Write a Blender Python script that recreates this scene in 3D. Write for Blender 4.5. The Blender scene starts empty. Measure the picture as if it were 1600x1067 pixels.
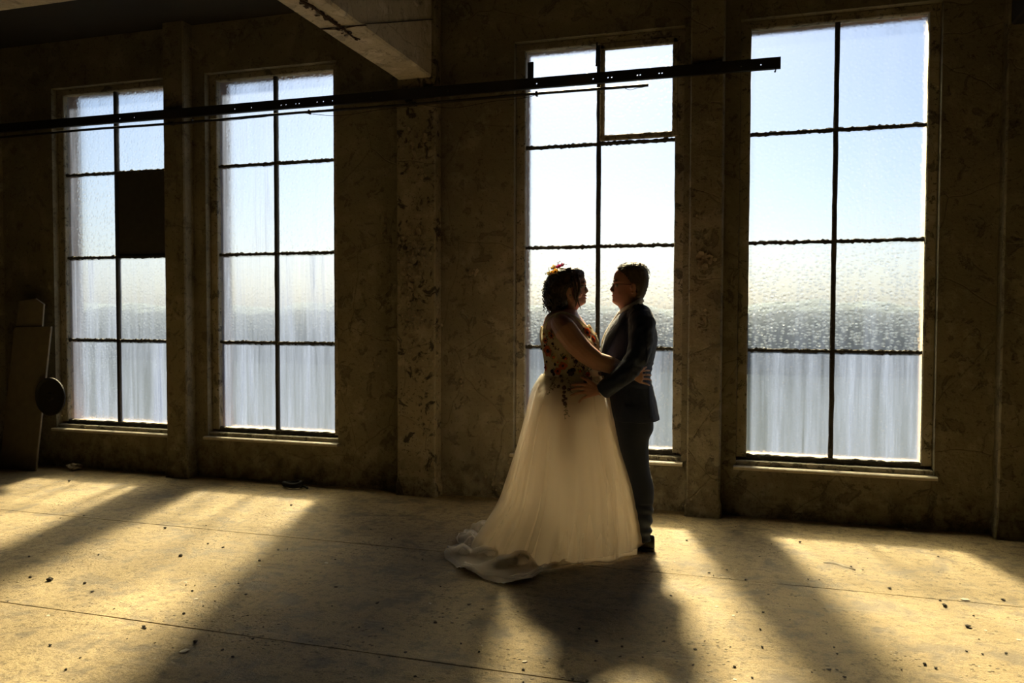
import bpy, bmesh, math, random
from mathutils import Vector, Matrix, noise
from mathutils.bvhtree import BVHTree

random.seed(7)
scene = bpy.context.scene
COL = scene.collection

# ------------------------------------------------------------------ camera
EYE, DIST = 1.45, 5.97                     # lens height, distance to the window wall's face (y = 0)
FPX, YAW, PITCH, ROLL = 1254.0, .2961, .0342, .0028
_fw = Vector((-math.sin(YAW) * math.cos(PITCH), math.cos(YAW) * math.cos(PITCH), -math.sin(PITCH)))
_rt = Vector((math.cos(YAW), math.sin(YAW), 0)); _up = _rt.cross(_fw)
_r2 = _rt * math.cos(ROLL) + _up * math.sin(ROLL); _u2 = -_rt * math.sin(ROLL) + _up * math.cos(ROLL)
cam_d = bpy.data.cameras.new('camera'); cam = bpy.data.objects.new('camera', cam_d); COL.objects.link(cam)
cam_d.sensor_width = 36; cam_d.lens = FPX / 1600 * 36; cam_d.clip_start = .05; cam_d.clip_end = 500
cam.matrix_world = Matrix(((_r2.x, _u2.x, -_fw.x, 0), (_r2.y, _u2.y, -_fw.y, -DIST), (_r2.z, _u2.z, -_fw.z, EYE), (0, 0, 0, 1)))
scene.camera = cam

# ------------------------------------------------------------------ sun and sky
SUN_DIR = Vector((.27, -1, -.80)).normalized()
SUN_STRENGTH, SKY_STRENGTH, EXPOSURE = 98.0, .114, 0.12
sun_d = bpy.data.lights.new('sun', 'SUN'); sun = bpy.data.objects.new('sun', sun_d); COL.objects.link(sun)
sun_d.energy = SUN_STRENGTH; sun_d.color = (1.0, .78, .42); sun_d.angle = math.radians(6.0); sun_d.cycles.use_multiple_importance_sampling = False
sun.rotation_euler = SUN_DIR.to_track_quat('-Z', 'Y').to_euler(); sun.location = (-2, 6, 8)
world = bpy.data.worlds.new('sky'); scene.world = world; world.use_nodes = True
wn = world.node_tree.nodes; wn.clear()
sky = wn.new('ShaderNodeTexSky'); sky.sky_type = 'NISHITA'; sky.sun_disc = False
sky.sun_elevation = math.asin(-SUN_DIR.z); sky.sun_rotation = math.atan2(-SUN_DIR.x, -SUN_DIR.y)
sky.air_density = 1.0; sky.dust_density = 1.2; sky.ozone_density = 2.0
bg = wn.new('ShaderNodeBackground'); bg.inputs[1].default_value = SKY_STRENGTH
wo = wn.new('ShaderNodeOutputWorld')
world.node_tree.links.new(sky.outputs[0], bg.inputs[0]); world.node_tree.links.new(bg.outputs[0], wo.inputs[0])

vs = scene.view_settings
vs.view_transform = 'Standard'; vs.look = 'None'; vs.exposure = EXPOSURE; vs.gamma = 1.0; vs.use_curve_mapping = False
cy = scene.cycles
cy.use_denoising = True; cy.max_bounces = 10; cy.diffuse_bounces = 5; cy.glossy_bounces = 3
cy.transmission_bounces = 6; cy.transparent_max_bounces = 24
cy.sample_clamp_indirect = 6.0; cy.caustics_reflective = False; cy.caustics_refractive = True

# ------------------------------------------------------------------ helpers
def at(u, v, y):
    """The point in the room at depth y that the photograph's pixel (u, v) shows."""
    d = _fw + _r2 * ((u - 800) / FPX) + _u2 * ((533.5 - v) / FPX)
    t = (y + DIST) / d.y
    return Vector((d.x * t, y, EYE + d.z * t))
def on_floor(u, v):
    d = _fw + _r2 * ((u - 800) / FPX) + _u2 * ((533.5 - v) / FPX)
    t = -EYE / d.z
    return Vector((d.x * t, d.y * t - DIST, 0))

def tag(o, label=None, cat=None, group=None, kind=None):
    if label: o['label'] = label
    if cat: o['category'] = cat
    if group: o['group'] = group
    if kind: o['kind'] = kind
    return o
def link(o, parent=None):
    COL.objects.link(o)
    if parent is not None: o.parent = parent
    return o
def empty(name, loc=(0, 0, 0), parent=None):
    o = bpy.data.objects.new(name, None); o.location = loc; o.empty_display_size = .1
    return link(o, parent)
def obj(name, bm, m, parent=None, smooth=False, loc=None):
    me = bpy.data.meshes.new(name)
    bm.normal_update(); bm.to_mesh(me); bm.free()
    if smooth: me.polygons.foreach_set('use_smooth', [True] * len(me.polygons))
    if m is not None: me.materials.append(m)
    o = bpy.data.objects.new(name, me)
    if loc is not None: o.location = loc
    return link(o, parent)
def box(bm, x0, x1, y0, y1, z0, z1, bevel=0.0):
    vs_ = [bm.verts.new((x, y, z)) for x in (x0, x1) for y in (y0, y1) for z in (z0, z1)]
    F = [(0, 1, 3, 2), (4, 6, 7, 5), (0, 4, 5, 1), (2, 3, 7, 6), (0, 2, 6, 4), (1, 5, 7, 3)]
    fs = [bm.faces.new([vs_[i] for i in f]) for f in F]
    bm.normal_update()
    if bevel > 0:
        es = list({e for f in fs for e in f.edges})
        bmesh.ops.bevel(bm, geom=es, offset=bevel, segments=1, affect='EDGES', profile=.5)
    return bm
def bx(x0, x1, y0, y1, z0, z1, bevel=0.0):
    return box(bmesh.new(), x0, x1, y0, y1, z0, z1, bevel)
def ring_frame(d):
    d = d.normalized(); a = Vector((0, 0, 1)) if abs(d.z) < .9 else Vector((1, 0, 0))
    x = d.cross(a).normalized(); return x, x.cross(d).normalized()
def tube(bm, pts, rad, n=10, cap=True, flat=1.0):
    """A round tapered tube along pts with rounded ends."""
    pts = [Vector(p) for p in pts]
    if not hasattr(rad, '__len__'): rad = [rad] * len(pts)
    P, R = [], []
    if cap:
        d0 = (pts[0] - pts[1]).normalized(); r0 = rad[0]
        for k in (1.0, .8, .45): P.append(pts[0] + d0 * r0 * k); R.append(max(1e-4, r0 * math.sqrt(max(0, 1 - k * k)) if k < 1 else r0 * .12))
    P += pts; R += list(rad)
    if cap:
        d1 = (pts[-1] - pts[-2]).normalized(); r1 = rad[-1]
        for k in (.45, .8, 1.0): P.append(pts[-1] + d1 * r1 * k); R.append(max(1e-4, r1 * math.sqrt(max(0, 1 - k * k)) if k < 1 else r1 * .12))
    rings = []; xp = None
    for i, p in enumerate(P):
        d = (P[min(i + 1, len(P) - 1)] - P[max(i - 1, 0)])
        if d.length < 1e-9: d = Vector((0, 0, 1))
        d.normalize()
        if xp is None: x, y = ring_frame(d)
        else:
            x = (xp - d * xp.dot(d))
            x = x.normalized() if x.length > 1e-6 else ring_frame(d)[0]
            y = d.cross(x)
        xp = x
        rings.append([bm.verts.new(p + (x * math.cos(2 * math.pi * k / n) + y * math.sin(2 * math.pi * k / n) * flat) * R[i]) for k in range(n)])
    for a, b in zip(rings, rings[1:]):
        for k in range(n): bm.faces.new((a[k], a[(k + 1) % n], b[(k + 1) % n], b[k]))
    bm.faces.new(rings[0][::-1]); bm.faces.new(rings[-1])
    return bm
def smooth_path(pts, sub=6):
    """Catmull-Rom through pts (tuples of any length)."""
    pts = [tuple(p) for p in pts]; out = []
    for i in range(len(pts) - 1):
        p0 = pts[max(i - 1, 0)]; p1 = pts[i]; p2 = pts[i + 1]; p3 = pts[min(i + 2, len(pts) - 1)]
        for s in range(sub):
            t = s / sub
            out.append(tuple(.5 * (2 * b + (c - a) * t + (2 * a - 5 * b + 4 * c - d) * t * t + (3 * b - a - 3 * c + d) * t ** 3) for a, b, c, d in zip(p0, p1, p2, p3)))
    out.append(pts[-1]); return out
def lerp_table(tab, x):
    """Piecewise smooth table [(x, a, b, ...)] sorted by x."""
    if x <= tab[0][0]: return tab[0][1:]
    if x >= tab[-1][0]: return tab[-1][1:]
    for a, b in zip(tab, tab[1:]):
        if a[0] <= x <= b[0]:
            t = (x - a[0]) / (b[0] - a[0])
            return tuple(p + (q - p) * t for p, q in zip(a[1:], b[1:]))

# ------------------------------------------------------------------ materials
class NT:
    def __init__(self, name):
        self.m = bpy.data.materials.new(name); self.m.use_nodes = True
        self.t = self.m.node_tree; self.t.nodes.clear()
        self.out = self.t.nodes.new('ShaderNodeOutputMaterial')
    def n(self, kind, _o=0, **kw):
        nd = self.t.nodes.new('ShaderNode' + kind)
        for k, v in kw.items():
            if k.startswith('i_'):
                key = k[2:]; key = int(key) if key.isdigit() else key.replace('_', ' ')
                self.set(nd.inputs[key], v)
            else: setattr(nd, k, v)
        return nd
    def set(self, sock, v):
        if isinstance(v, bpy.types.NodeSocket): self.t.links.new(v, sock)
        elif isinstance(v, bpy.types.Node): self.t.links.new(v.outputs[0], sock)
        else: sock.default_value = v
    def coord(self, kind='Object', scale=(1, 1, 1), loc=(0, 0, 0)):
        c = self.n('TexCoord'); mp = self.n('Mapping')
        self.t.links.new(c.outputs[kind], mp.inputs[0]); mp.inputs['Scale'].default_value = scale; mp.inputs['Location'].default_value = loc
        return mp.outputs[0]
    def noise(self, vec, scale, detail=4, rough=.55, dist=0):
        nd = self.n('TexNoise'); self.set(nd.inputs['Vector'], vec)
        nd.inputs['Scale'].default_value = scale; nd.inputs['Detail'].default_value = detail
        nd.inputs['Roughness'].default_value = rough; nd.inputs['Distortion'].default_value = dist
        return nd.outputs[0]
    def vor(self, vec, scale, feature='F1', rnd=1.0):
        nd = self.n('TexVoronoi', feature=feature); self.set(nd.inputs['Vector'], vec)
        nd.inputs['Scale'].default_value = scale; nd.inputs['Randomness'].default_value = rnd
        return nd.outputs['Distance']
    def ramp(self, fac, stops):
        nd = self.n('ValToRGB'); self.set(nd.inputs[0], fac)
        el = nd.color_ramp.elements
        while len(el) > 1: el.remove(el[-1])
        for i, (p, c) in enumerate(stops):
            e = el[0] if i == 0 else el.new(p)
            e.position = p; e.color = (*c, 1) if hasattr(c, '__len__') else (c, c, c, 1)
        return nd.outputs[0]
    def mix(self, fac, a, b, mode='MIX'):
        nd = self.n('MixRGB', blend_type=mode)
        for s, v in zip(nd.inputs, (fac, a, b)): self.set(s, (*v, 1) if isinstance(v, tuple) and len(v) == 3 else v)
        return nd.outputs[0]
    def math(self, op, a, b=0.0, clamp=False):
        nd = self.n('Math', operation=op, use_clamp=clamp); self.set(nd.inputs[0], a); self.set(nd.inputs[1], b)
        return nd.outputs[0]
    def bump(self, h, strength=.5, dist=.01, normal=None):
        nd = self.n('Bump'); self.set(nd.inputs['Height'], h)
        nd.inputs['Strength'].default_value = strength; nd.inputs['Distance'].default_value = dist
        if normal is not None: self.set(nd.inputs['Normal'], normal)
        return nd.outputs[0]
    def bsdf(self, color, rough=.6, normal=None, metal=0.0, spec=.5, **kw):
        nd = self.n('BsdfPrincipled')
        self.set(nd.inputs['Base Color'], (*color, 1) if isinstance(color, tuple) and len(color) == 3 else color)
        self.set(nd.inputs['Roughness'], rough); self.set(nd.inputs['Metallic'], metal)
        nd.inputs['Specular IOR Level'].default_value = spec
        if normal is not None: self.set(nd.inputs['Normal'], normal)
        for k, v in kw.items(): self.set(nd.inputs[k.replace('_', ' ')], v)
        return nd.outputs[0]
    def done(self, shader):
        self.t.links.new(shader, self.out.inputs['Surface']); return self.m

def simple(name, color, rough=.6, metal=0.0, var=.25, scale=30, bump=.2, bd=.004, spec=.4, **kw):
    t = NT(name); v = t.coord()
    n1 = t.noise(v, scale, 5)
    c = t.mix(n1, tuple(x * (1 - var) for x in color), tuple(min(1, x * (1 + var)) for x in color))
    return t.done(t.bsdf(c, rough, t.bump(n1, bump, bd), metal, spec, **kw))

def wall_material(name, base, dirty=.6, peel=.5):
    """Old distempered plaster: flaking coats, damp patches, soot specks."""
    t = NT(name); v = t.n('NewGeometry').outputs['Position']
    big = t.noise(v, 1.1, 6, .6); mid = t.noise(v, 5.5, 8, .65); fine = t.noise(v, 60, 4, .6)
    c = t.mix(t.ramp(big, [(.35, 0), (.65, 1)]), tuple(x * .72 for x in base), base)
    c = t.mix(t.ramp(mid, [(.52, 0), (.60, .55), (.70, .7)]), c, (base[0] * 1.25, base[1] * 1.28, base[2] * 1.45))
    # bare render where the coats came off, coloured darker to stand for shaded cavities
    p = t.ramp(t.noise(v, 7.5, 10, .7, .6), [(.565, 0), (.60, 1)])
    pm = t.math('MULTIPLY', p, peel)
    c = t.mix(pm, c, (.036, .030, .022))
    # specks and damp stains along the foot of the wall (they stay wherever the light is)
    spk = t.ramp(t.noise(v, 38, 3, .7), [(.585, 0), (.66, 1)])
    c = t.mix(t.math('MULTIPLY', spk, dirty), c, (.028, .022, .015))
    sep = t.n('SeparateXYZ'); t.set(sep.inputs[0], v)
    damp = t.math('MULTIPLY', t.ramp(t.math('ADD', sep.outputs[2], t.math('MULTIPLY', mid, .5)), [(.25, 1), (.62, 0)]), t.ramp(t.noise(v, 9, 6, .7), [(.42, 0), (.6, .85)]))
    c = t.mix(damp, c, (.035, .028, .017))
    crack = t.ramp(t.vor(t.mix(.12, v, t.n('TexNoise', i_Vector=v, i_Scale=3.0).outputs[1]), 1.6, 'DISTANCE_TO_EDGE'), [(0, 1), (.006, 0)])
    c = t.mix(t.math('MULTIPLY', crack, .18), c, (.02, .016, .01))
    h = t.math('ADD', t.math('MULTIPLY', mid, .6), t.math('MULTIPLY', fine, .12))
    h = t.math('SUBTRACT', h, t.math('MULTIPLY', p, .35 * peel))
    h = t.math('SUBTRACT', h, t.math('MULTIPLY', crack, .10))
    return t.done(t.bsdf(c, .75, t.bump(h, 1.0, .03), 0, .25))

def floor_material():
    t = NT('dusty_concrete'); v = t.n('NewGeometry').outputs['Position']
    big = t.noise(v, .9, 6, .6); mid = t.noise(v, 4.5, 9, .68, .3); fine = t.noise(v, 75, 5, .7)
    c = t.mix(t.ramp(big, [(.35, 0), (.68, 1)]), (.25, .19, .096), (.41, .32, .172))
    c = t.mix(t.ramp(mid, [(.38, .85), (.50, 0)]), c, (.13, .10, .058))
    c = t.mix(t.ramp(mid, [(.60, 0), (.75, .6)]), c, (.47, .40, .26))
    # grit: clustered dark crumbs and a few pale chips
    clus = t.ramp(t.noise(v, 2.3, 5, .7), [(.44, 0), (.62, 1)])
    grit = t.ramp(t.vor(v, 30), [(.12, 1), (.24, 0)])
    c = t.mix(t.math('MULTIPLY', grit, clus), c, (.055, .042, .025))
    grit2 = t.ramp(t.noise(v, 26, 6, .8), [(.60, 0), (.67, 1)])
    c = t.mix(t.math('MULTIPLY', grit2, t.math('MULTIPLY', clus, .85)), c, (.07, .053, .03))
    pale = t.ramp(t.vor(v, 9.0), [(.035, 1), (.05, 0)])
    c = t.mix(t.math('MULTIPLY', pale, .6), c, (.62, .58, .48))
    gran = t.noise(v, 19, 7, .75)
    c = t.mix(t.ramp(gran, [(.36, .8), (.50, 0)]), c, (.105, .080, .043))
    c = t.mix(t.ramp(t.noise(v, 130, 3, .7), [(.40, .55), (.52, 0)]), c, (.12, .092, .05))
    # scraped wheel and drag marks
    sc = t.noise(t.coord('Object', (.6, 7, 1)), 2.2, 6, .6, .8)
    c = t.mix(t.ramp(sc, [(.58, 0), (.62, .18), (.66, 0)]), c, (.45, .39, .27))
    h = t.math('ADD', t.math('MULTIPLY', mid, .5), t.math('MULTIPLY', fine, .22))
    h = t.math('ADD', h, t.math('MULTIPLY', gran, .45))
    h = t.math('ADD', h, t.math('MULTIPLY', t.math('MULTIPLY', grit, clus), .25))
    return t.done(t.bsdf(c, t.ramp(mid, [(.3, .62), (.7, .85)]), t.bump(h, 1.0, .022), 0, .3))

def glass_material():
    """Obscured rolled glass: relief bends the view, washed-down grime scatters the sun."""
    t = NT('obscured_glass'); v = t.n('NewGeometry').outputs['Position']
    g = t.n('Attribute', attribute_type='OBJECT', attribute_name='grime').outputs['Fac']
    rel = t.n('Attribute', attribute_type='OBJECT', attribute_name='relief').outputs['Fac']
    rnd = t.n('ObjectInfo').outputs['Random']
    cells = t.ramp(t.vor(v, 34, 'F1', .8), [(0, 0), (.55, 1)])
    wav = t.noise(v, 55, 2, .5)
    h = t.math('ADD', t.math('MULTIPLY', cells, 1.0), t.math('MULTIPLY', wav, .35))
    nrm_n = t.n('Bump'); t.set(nrm_n.inputs['Height'], h); t.set(nrm_n.inputs['Strength'], rel); nrm_n.inputs['Distance'].default_value = .010
    nrm = nrm_n.outputs[0]
    refr = t.n('BsdfRefraction', i_Color=(.90, .95, 1.0, 1), i_Roughness=.50, i_IOR=1.15, i_Normal=nrm)
    tr = t.n('BsdfTransparent', i_Color=(.93, .96, 1.0, 1))
    clear = t.n('MixShader', i_0=.47, i_1=refr.outputs[0], i_2=tr.outputs[0])
    gl = t.n('BsdfGlossy', i_Color=(1, 1, 1, 1), i_Roughness=.15, i_Normal=nrm)
    clear2 = t.n('MixShader', i_0=.04, i_1=clear.outputs[0], i_2=gl.outputs[0])
    # grime run down in vertical streaks, different on every pane
    off = t.n('CombineXYZ', i_0=t.math('MULTIPLY', rnd, 37.0), i_1=0.0, i_2=t.math('MULTIPLY', rnd, 11.0))
    va = t.n('VectorMath', operation='ADD', i_0=v, i_1=off.outputs[0]).outputs[0]
    mp = t.n('Mapping', i_0=va); mp.inputs['Scale'].default_value = (1, 1, .035)
    st = t.noise(mp.outputs[0], 9, 9, .78, .4); mp2 = t.n('Mapping', i_0=va); mp2.inputs['Scale'].default_value = (1, 1, .25)
    blot = t.noise(mp2.outputs[0], 4.0, 6, .62)
    sk = t.math('MULTIPLY', t.ramp(st, [(.38, .02), (.53, .36), (.66, 1)]), t.ramp(blot, [(.3, .45), (.65, 1)]))
    fac = t.math('MULTIPLY', sk, g, True)
    base = t.math('MULTIPLY', g, .12)
    fac = t.math('ADD', fac, base, True)
    trl = t.n('BsdfTranslucent', i_Color=(.070, .094, .178, 1)); dif = t.n('BsdfDiffuse', i_Color=(.14, .15, .155, 1))
    gm = t.n('MixShader', i_0=.25, i_1=trl.outputs[0], i_2=dif.outputs[0])
    return t.done(t.n('MixShader', i_0=fac, i_1=clear2.outputs[0], i_2=gm.outputs[0]).outputs[0])

M = {}
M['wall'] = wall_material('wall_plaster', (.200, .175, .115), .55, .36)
M['peel'] = wall_material('peeling_plaster', (.255, .222, .148), .7, .9)
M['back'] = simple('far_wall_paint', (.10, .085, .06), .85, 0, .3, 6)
M['floor'] = floor_material()
M['joint'] = simple('joint_filler', (.03, .025, .018), .95, 0, .4, 40)
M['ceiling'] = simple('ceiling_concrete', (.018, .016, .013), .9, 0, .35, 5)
M['beam'] = wall_material('beam_limewash', (.55, .50, .41), .35, .25)
M['flake'] = simple('curled_paint', (.34, .29, .20), .8, 0, .45, 45)  # flaked paint, its colour lightened so the curls look lit
M['frame'] = wall_material('window_frame_paint', (.30, .27, .20), .8, .6)
M['sill'] = simple('worn_sill', (.33, .29, .21), .42, 0, .4, 30, .3, .004, .5)
M['putty'] = simple('old_black_putty', (.035, .030, .022), .85, 0, .6, 90, .9, .01)
M['steel'] = simple('dark_steel', (.018, .016, .014), .55, .3, .4, 50)
M['rust'] = simple('rust', (.050, .028, .015), .9, .2, .5, 80, .8, .01)
M['glass'] = glass_material()
M['blind'] = simple('dark_pane_board', (.045, .042, .034), .8, 0, .3, 20)
M['brick'] = simple('outside_brick', (.20, .14, .10), .9, 0, .35, 22, .6, .01)
M['board'] = simple('raw_board', (.17, .145, .10), .8, 0, .35, 14, .4, .006)
M['disc'] = simple('black_disc', (.012, .011, .010), .75, 0, .3, 30)
M['rubble'] = simple('rubble_crumb', (.045, .036, .024), .95, 0, .5, 90, .8, .01)
M['paleflake'] = simple('pale_plaster_chip', (.52, .47, .37), .9, 0, .3, 60)
M['ground'] = simple('outside_ground', (.012, .0155, .021), 1.0, 0, .3, .6, .2, .004, 0.0)
M['hedge'] = simple('hedge_leaves', (.10, .13, .16), 1.0, 0, .4, 3, .9, .2, 0.0)

# ------------------------------------------------------------------ the room
ROOM_L, ROOM_R, ROOM_F, CEIL = -9.6, 4.6, -10.5, 3.96
floor = tag(empty('floor'), 'dusty bare concrete floor cast in long slabs', None, None, 'structure')
ys = [0.10, -1.455, -2.91, -4.365, -5.82, -7.275, -8.73, ROOM_F]
base = obj('slab_bed', bx(ROOM_L, ROOM_R, ROOM_F, .10, -.20, -.014), M['joint'], floor)
for a, b in zip(ys, ys[1:]):
    bm = bmesh.new(); n = 90                                    # long slab with a worn, wavering arris
    rows = []
    g = .0015
    for i in range(n + 1):
        x = ROOM_L + (ROOM_R - ROOM_L) * i / n
        wa = (noise.noise((x * 2.1, a * 3, 0)) + noise.noise((x * 9, a * 3, 5)) * .6) * .006
        wb = (noise.noise((x * 2.1, b * 3 + 9, 0)) + noise.noise((x * 9, b * 3 + 9, 5)) * .6) * .006
        prof = [(a - g + wa * .3, -.014), (a - g + wa * .3, -.006), (a - g - .003 + wa * .5, 0), (b + g + .003 + wb * .5, 0), (b + g + wb * .3, -.006), (b + g + wb * .3, -.014)]
        rows.append([bm.verts.new((x, y, z)) for y, z in prof])
    for r, s in zip(rows, rows[1:]):
        for k in range(5): bm.faces.new((r[k], s[k], s[k + 1], r[k + 1]))
    bm.faces.new(rows[0]); bm.faces.new(rows[-1][::-1])
    bmesh.ops.recalc_face_normals(bm, faces=bm.faces)
    obj('slab', bm, M['floor'], floor)

GLASS_W, GZ = 1.144, [3.481, 2.742, 1.966, 1.194, .440]
WIN_X = [-6.248, -4.556, -1.738, -.062]
EDGE = .072; OP_TOP, OP_BOT = 3.535, .36
holes = [(x - EDGE, x + GLASS_W + EDGE, OP_BOT, OP_TOP) for x in WIN_X]
def wall_with_holes(x0, x1, z0, z1, y0, y1, holes):
    bm = bmesh.new()
    xs = sorted({x0, x1, *[h[0] for h in holes], *[h[1] for h in holes]}); zs = sorted({z0, z1, *[h[2] for h in holes], *[h[3] for h in holes]})
    V = {}
    def vert(i, j, k):
        if (i, j, k) not in V: V[i, j, k] = bm.verts.new((xs[i], (y0, y1)[k], zs[j]))
        return V[i, j, k]
    def solid(i, j):
        if not (0 <= i < len(xs) - 1 and 0 <= j < len(zs) - 1): return False
        cx, cz = (xs[i] + xs[i + 1]) / 2, (zs[j] + zs[j + 1]) / 2
        return not any(h[0] < cx < h[1] and h[2] < cz < h[3] for h in holes)
    for i in range(len(xs) - 1):
        for j in range(len(zs) - 1):
            if not solid(i, j): continue
            bm.faces.new((vert(i, j, 0), vert(i + 1, j, 0), vert(i + 1, j + 1, 0), vert(i, j + 1, 0)))
            bm.faces.new((vert(i, j, 1), vert(i, j + 1, 1), vert(i + 1, j + 1, 1), vert(i + 1, j, 1)))
            for di, dj, (p, q) in ((-1, 0, ((i, j), (i, j + 1))), (1, 0, ((i + 1, j + 1), (i + 1, j))), (0, -1, ((i + 1, j), (i, j))), (0, 1, ((i, j + 1), (i + 1, j + 1)))):
                if not solid(i + di, j + dj):
                    bm.faces.new((vert(*p, 0), vert(*p, 1), vert(*q, 1), vert(*q, 0)))
    bmesh.ops.recalc_face_normals(bm, faces=bm.faces)
    return bm
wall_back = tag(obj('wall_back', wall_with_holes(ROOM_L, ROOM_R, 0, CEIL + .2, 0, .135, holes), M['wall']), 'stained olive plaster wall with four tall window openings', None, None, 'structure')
obj('brick_leaf', wall_with_holes(ROOM_L, ROOM_R, -.3, CEIL + .5, .137, .29, [(x - .02, x + GLASS_W + .02, OP_BOT + .06, OP_TOP - .03) for x in WIN_X]), M['brick'], wall_back)
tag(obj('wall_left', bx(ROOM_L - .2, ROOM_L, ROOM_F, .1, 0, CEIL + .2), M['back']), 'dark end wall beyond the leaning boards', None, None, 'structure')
tag(obj('wall_right', bx(ROOM_R, ROOM_R + .2, ROOM_F, .1, 0, CEIL + .2), M['back']), 'dark end wall beyond the last pier', None, None, 'structure')
tag(obj('wall_front', bx(ROOM_L - .2, ROOM_R + .2, ROOM_F - .2, ROOM_F, 0, CEIL + .2), M['back']), 'dark wall behind the viewer', None, None, 'structure')
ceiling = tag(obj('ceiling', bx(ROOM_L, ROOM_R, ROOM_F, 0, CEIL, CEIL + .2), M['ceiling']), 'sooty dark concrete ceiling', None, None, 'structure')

def pilaster(x0, x1, p, m, z1=CEIL):
    """A plastered pier standing proud of the wall, its arrises knocked about."""
    bm = bmesh.new(); n = 60; rings = []
    for i in range(n + 1):
        z = z1 * i / n
        def j(s): return (noise.noise((z * 7, s * 3.1 + x0, 1)) * .5 + noise.noise((z * 23, s * 3.1 + x0, 4)) * .5)
        c = .010 + .007 * max(0, j(1)); d = .010 + .010 * max(0, j(2))
        foot = .012 if z < .10 else 0
        a, b, q = x0 - foot, x1 + foot, p - foot
        rings.append([bm.verts.new(v) for v in ((a, -.001, z), (a, q + c, z), (a + c, q, z), (b - d, q, z), (b, q + d, z), (b, -.001, z))])
    for r, s in zip(rings, rings[1:]):
        for k in range(5): bm.faces.new((r[k], s[k], s[k + 1], r[k + 1]))
    bm.faces.new(rings[-1]); bm.faces.new(rings[0][::-1])
    bmesh.ops.recalc_face_normals(bm, faces=bm.faces)
    return obj('pilaster', bm, m, wall_back)
pilaster(-7.255, -6.925, -.12, M['wall'])
pilaster(-4.968, -4.753, -.12, M['wall'])
mid_pier = pilaster(-2.745, -2.415, -.12, M['peel'])
near_pier = pilaster(-.471, -.237, -.12, M['wall'])
pilaster(1.503, 1.84, -.12, M['wall'])

# curled flakes of paint and broken render still hanging on two of the piers
def flakes(spots, seed):
    rnd = random.Random(seed); bm = bmesh.new()
    for (u, v, spread_u, spread_v, cnt, y, smax) in spots:
        c = at(u, v, y)
        for _ in range(cnt):
            p = Vector((c.x + rnd.gauss(0, spread_u), y - .002, c.z + rnd.gauss(0, spread_v)))
            s = rnd.uniform(.008, smax); k = rnd.randint(5, 7); a0 = rnd.uniform(0, 6.28)
            lift = rnd.uniform(.004, .022); la = rnd.uniform(0, 6.28)
            ring = []
            for i in range(k):
                a = a0 + 6.283 * i / k; rr = s * rnd.uniform(.6, 1.15)
                dx, dz = math.cos(a) * rr, math.sin(a) * rr * 1.2
                t = (dx * math.cos(la) + dz * math.sin(la)) / s
                ring.append(bm.verts.new((p.x + dx, p.y - max(0, t) ** 1.5 * lift, p.z + dz)))
            cv = bm.verts.new((p.x, p.y - .002, p.z))
            for i in range(k): bm.faces.new((ring[i], ring[(i + 1) % k], cv))
    bmesh.ops.solidify(bm, geom=bm.faces[:], thickness=.0018)
    return bm
o = obj('paint_flakes', flakes([(650, 390, .07, .10, 60, -.12, .030), (640, 450, .05, .16, 55, -.12, .032), (645, 520, .05, .12, 22, -.12, .026), (662, 560, .06, .20, 22, -.12, .02), (655, 240, .06, .14, 26, -.12, .028), (684, 560, .004, .22, 12, -.119, .012)], 3), M['flake'], wall_back); o['kind'] = 'stuff'
o = obj('paint_flakes', flakes([(1103, 403, .030, .025, 16, -.12, .034), (1095, 480, .05, .25, 10, -.12, .014), (740, 425, .04, .03, 9, 0, .022), (600, 350, .02, .05, 7, 0, .02), (585, 565, .02, .08, 8, 0, .016), (720, 590, .03, .15, 10, 0, .014), (775, 760, .05, .06, 16, 0, .026), (800, 718, .02, .02, 8, 0, .024)], 5), M['flake'], wall_back); o['kind'] = 'stuff'

# beams under the ceiling
def beam(x0, x1, m, z0=3.29):
    bm = bmesh.new(); n = 50; rings = []
    for i in range(n + 1):
        y = -.119 + (ROOM_F + .119) * i / n
        j = [noise.noise((y * 5, k * 4.3, x0)) * .010 for k in range(3)]
        rings.append([bm.verts.new(v) for v in ((x0, y, CEIL), (x0, y, z0 + .012 + abs(j[0])), (x0 + .012 + abs(j[0]), y, z0), (x1 - .012 - abs(j[1]), y, z0), (x1, y, z0 + .012 + abs(j[1])), (x1, y, CEIL))])
    for r, s in zip(rings, rings[1:]):
        for k in range(5): bm.faces.new((r[k], s[k], s[k + 1], r[k + 1]))
    bm.faces.new(rings[0][::-1]); bm.faces.new(rings[-1])
    bmesh.ops.recalc_face_normals(bm, faces=bm.faces)
    return obj('beam', bm, m, ceiling)
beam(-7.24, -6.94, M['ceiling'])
main_beam = beam(-2.735, -2.445, M['beam'])
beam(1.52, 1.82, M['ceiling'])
obj('beam', bx(ROOM_L, -2.74, -2.50, -2.14, 3.285, CEIL, .008), M['beam'], ceiling)
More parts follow.
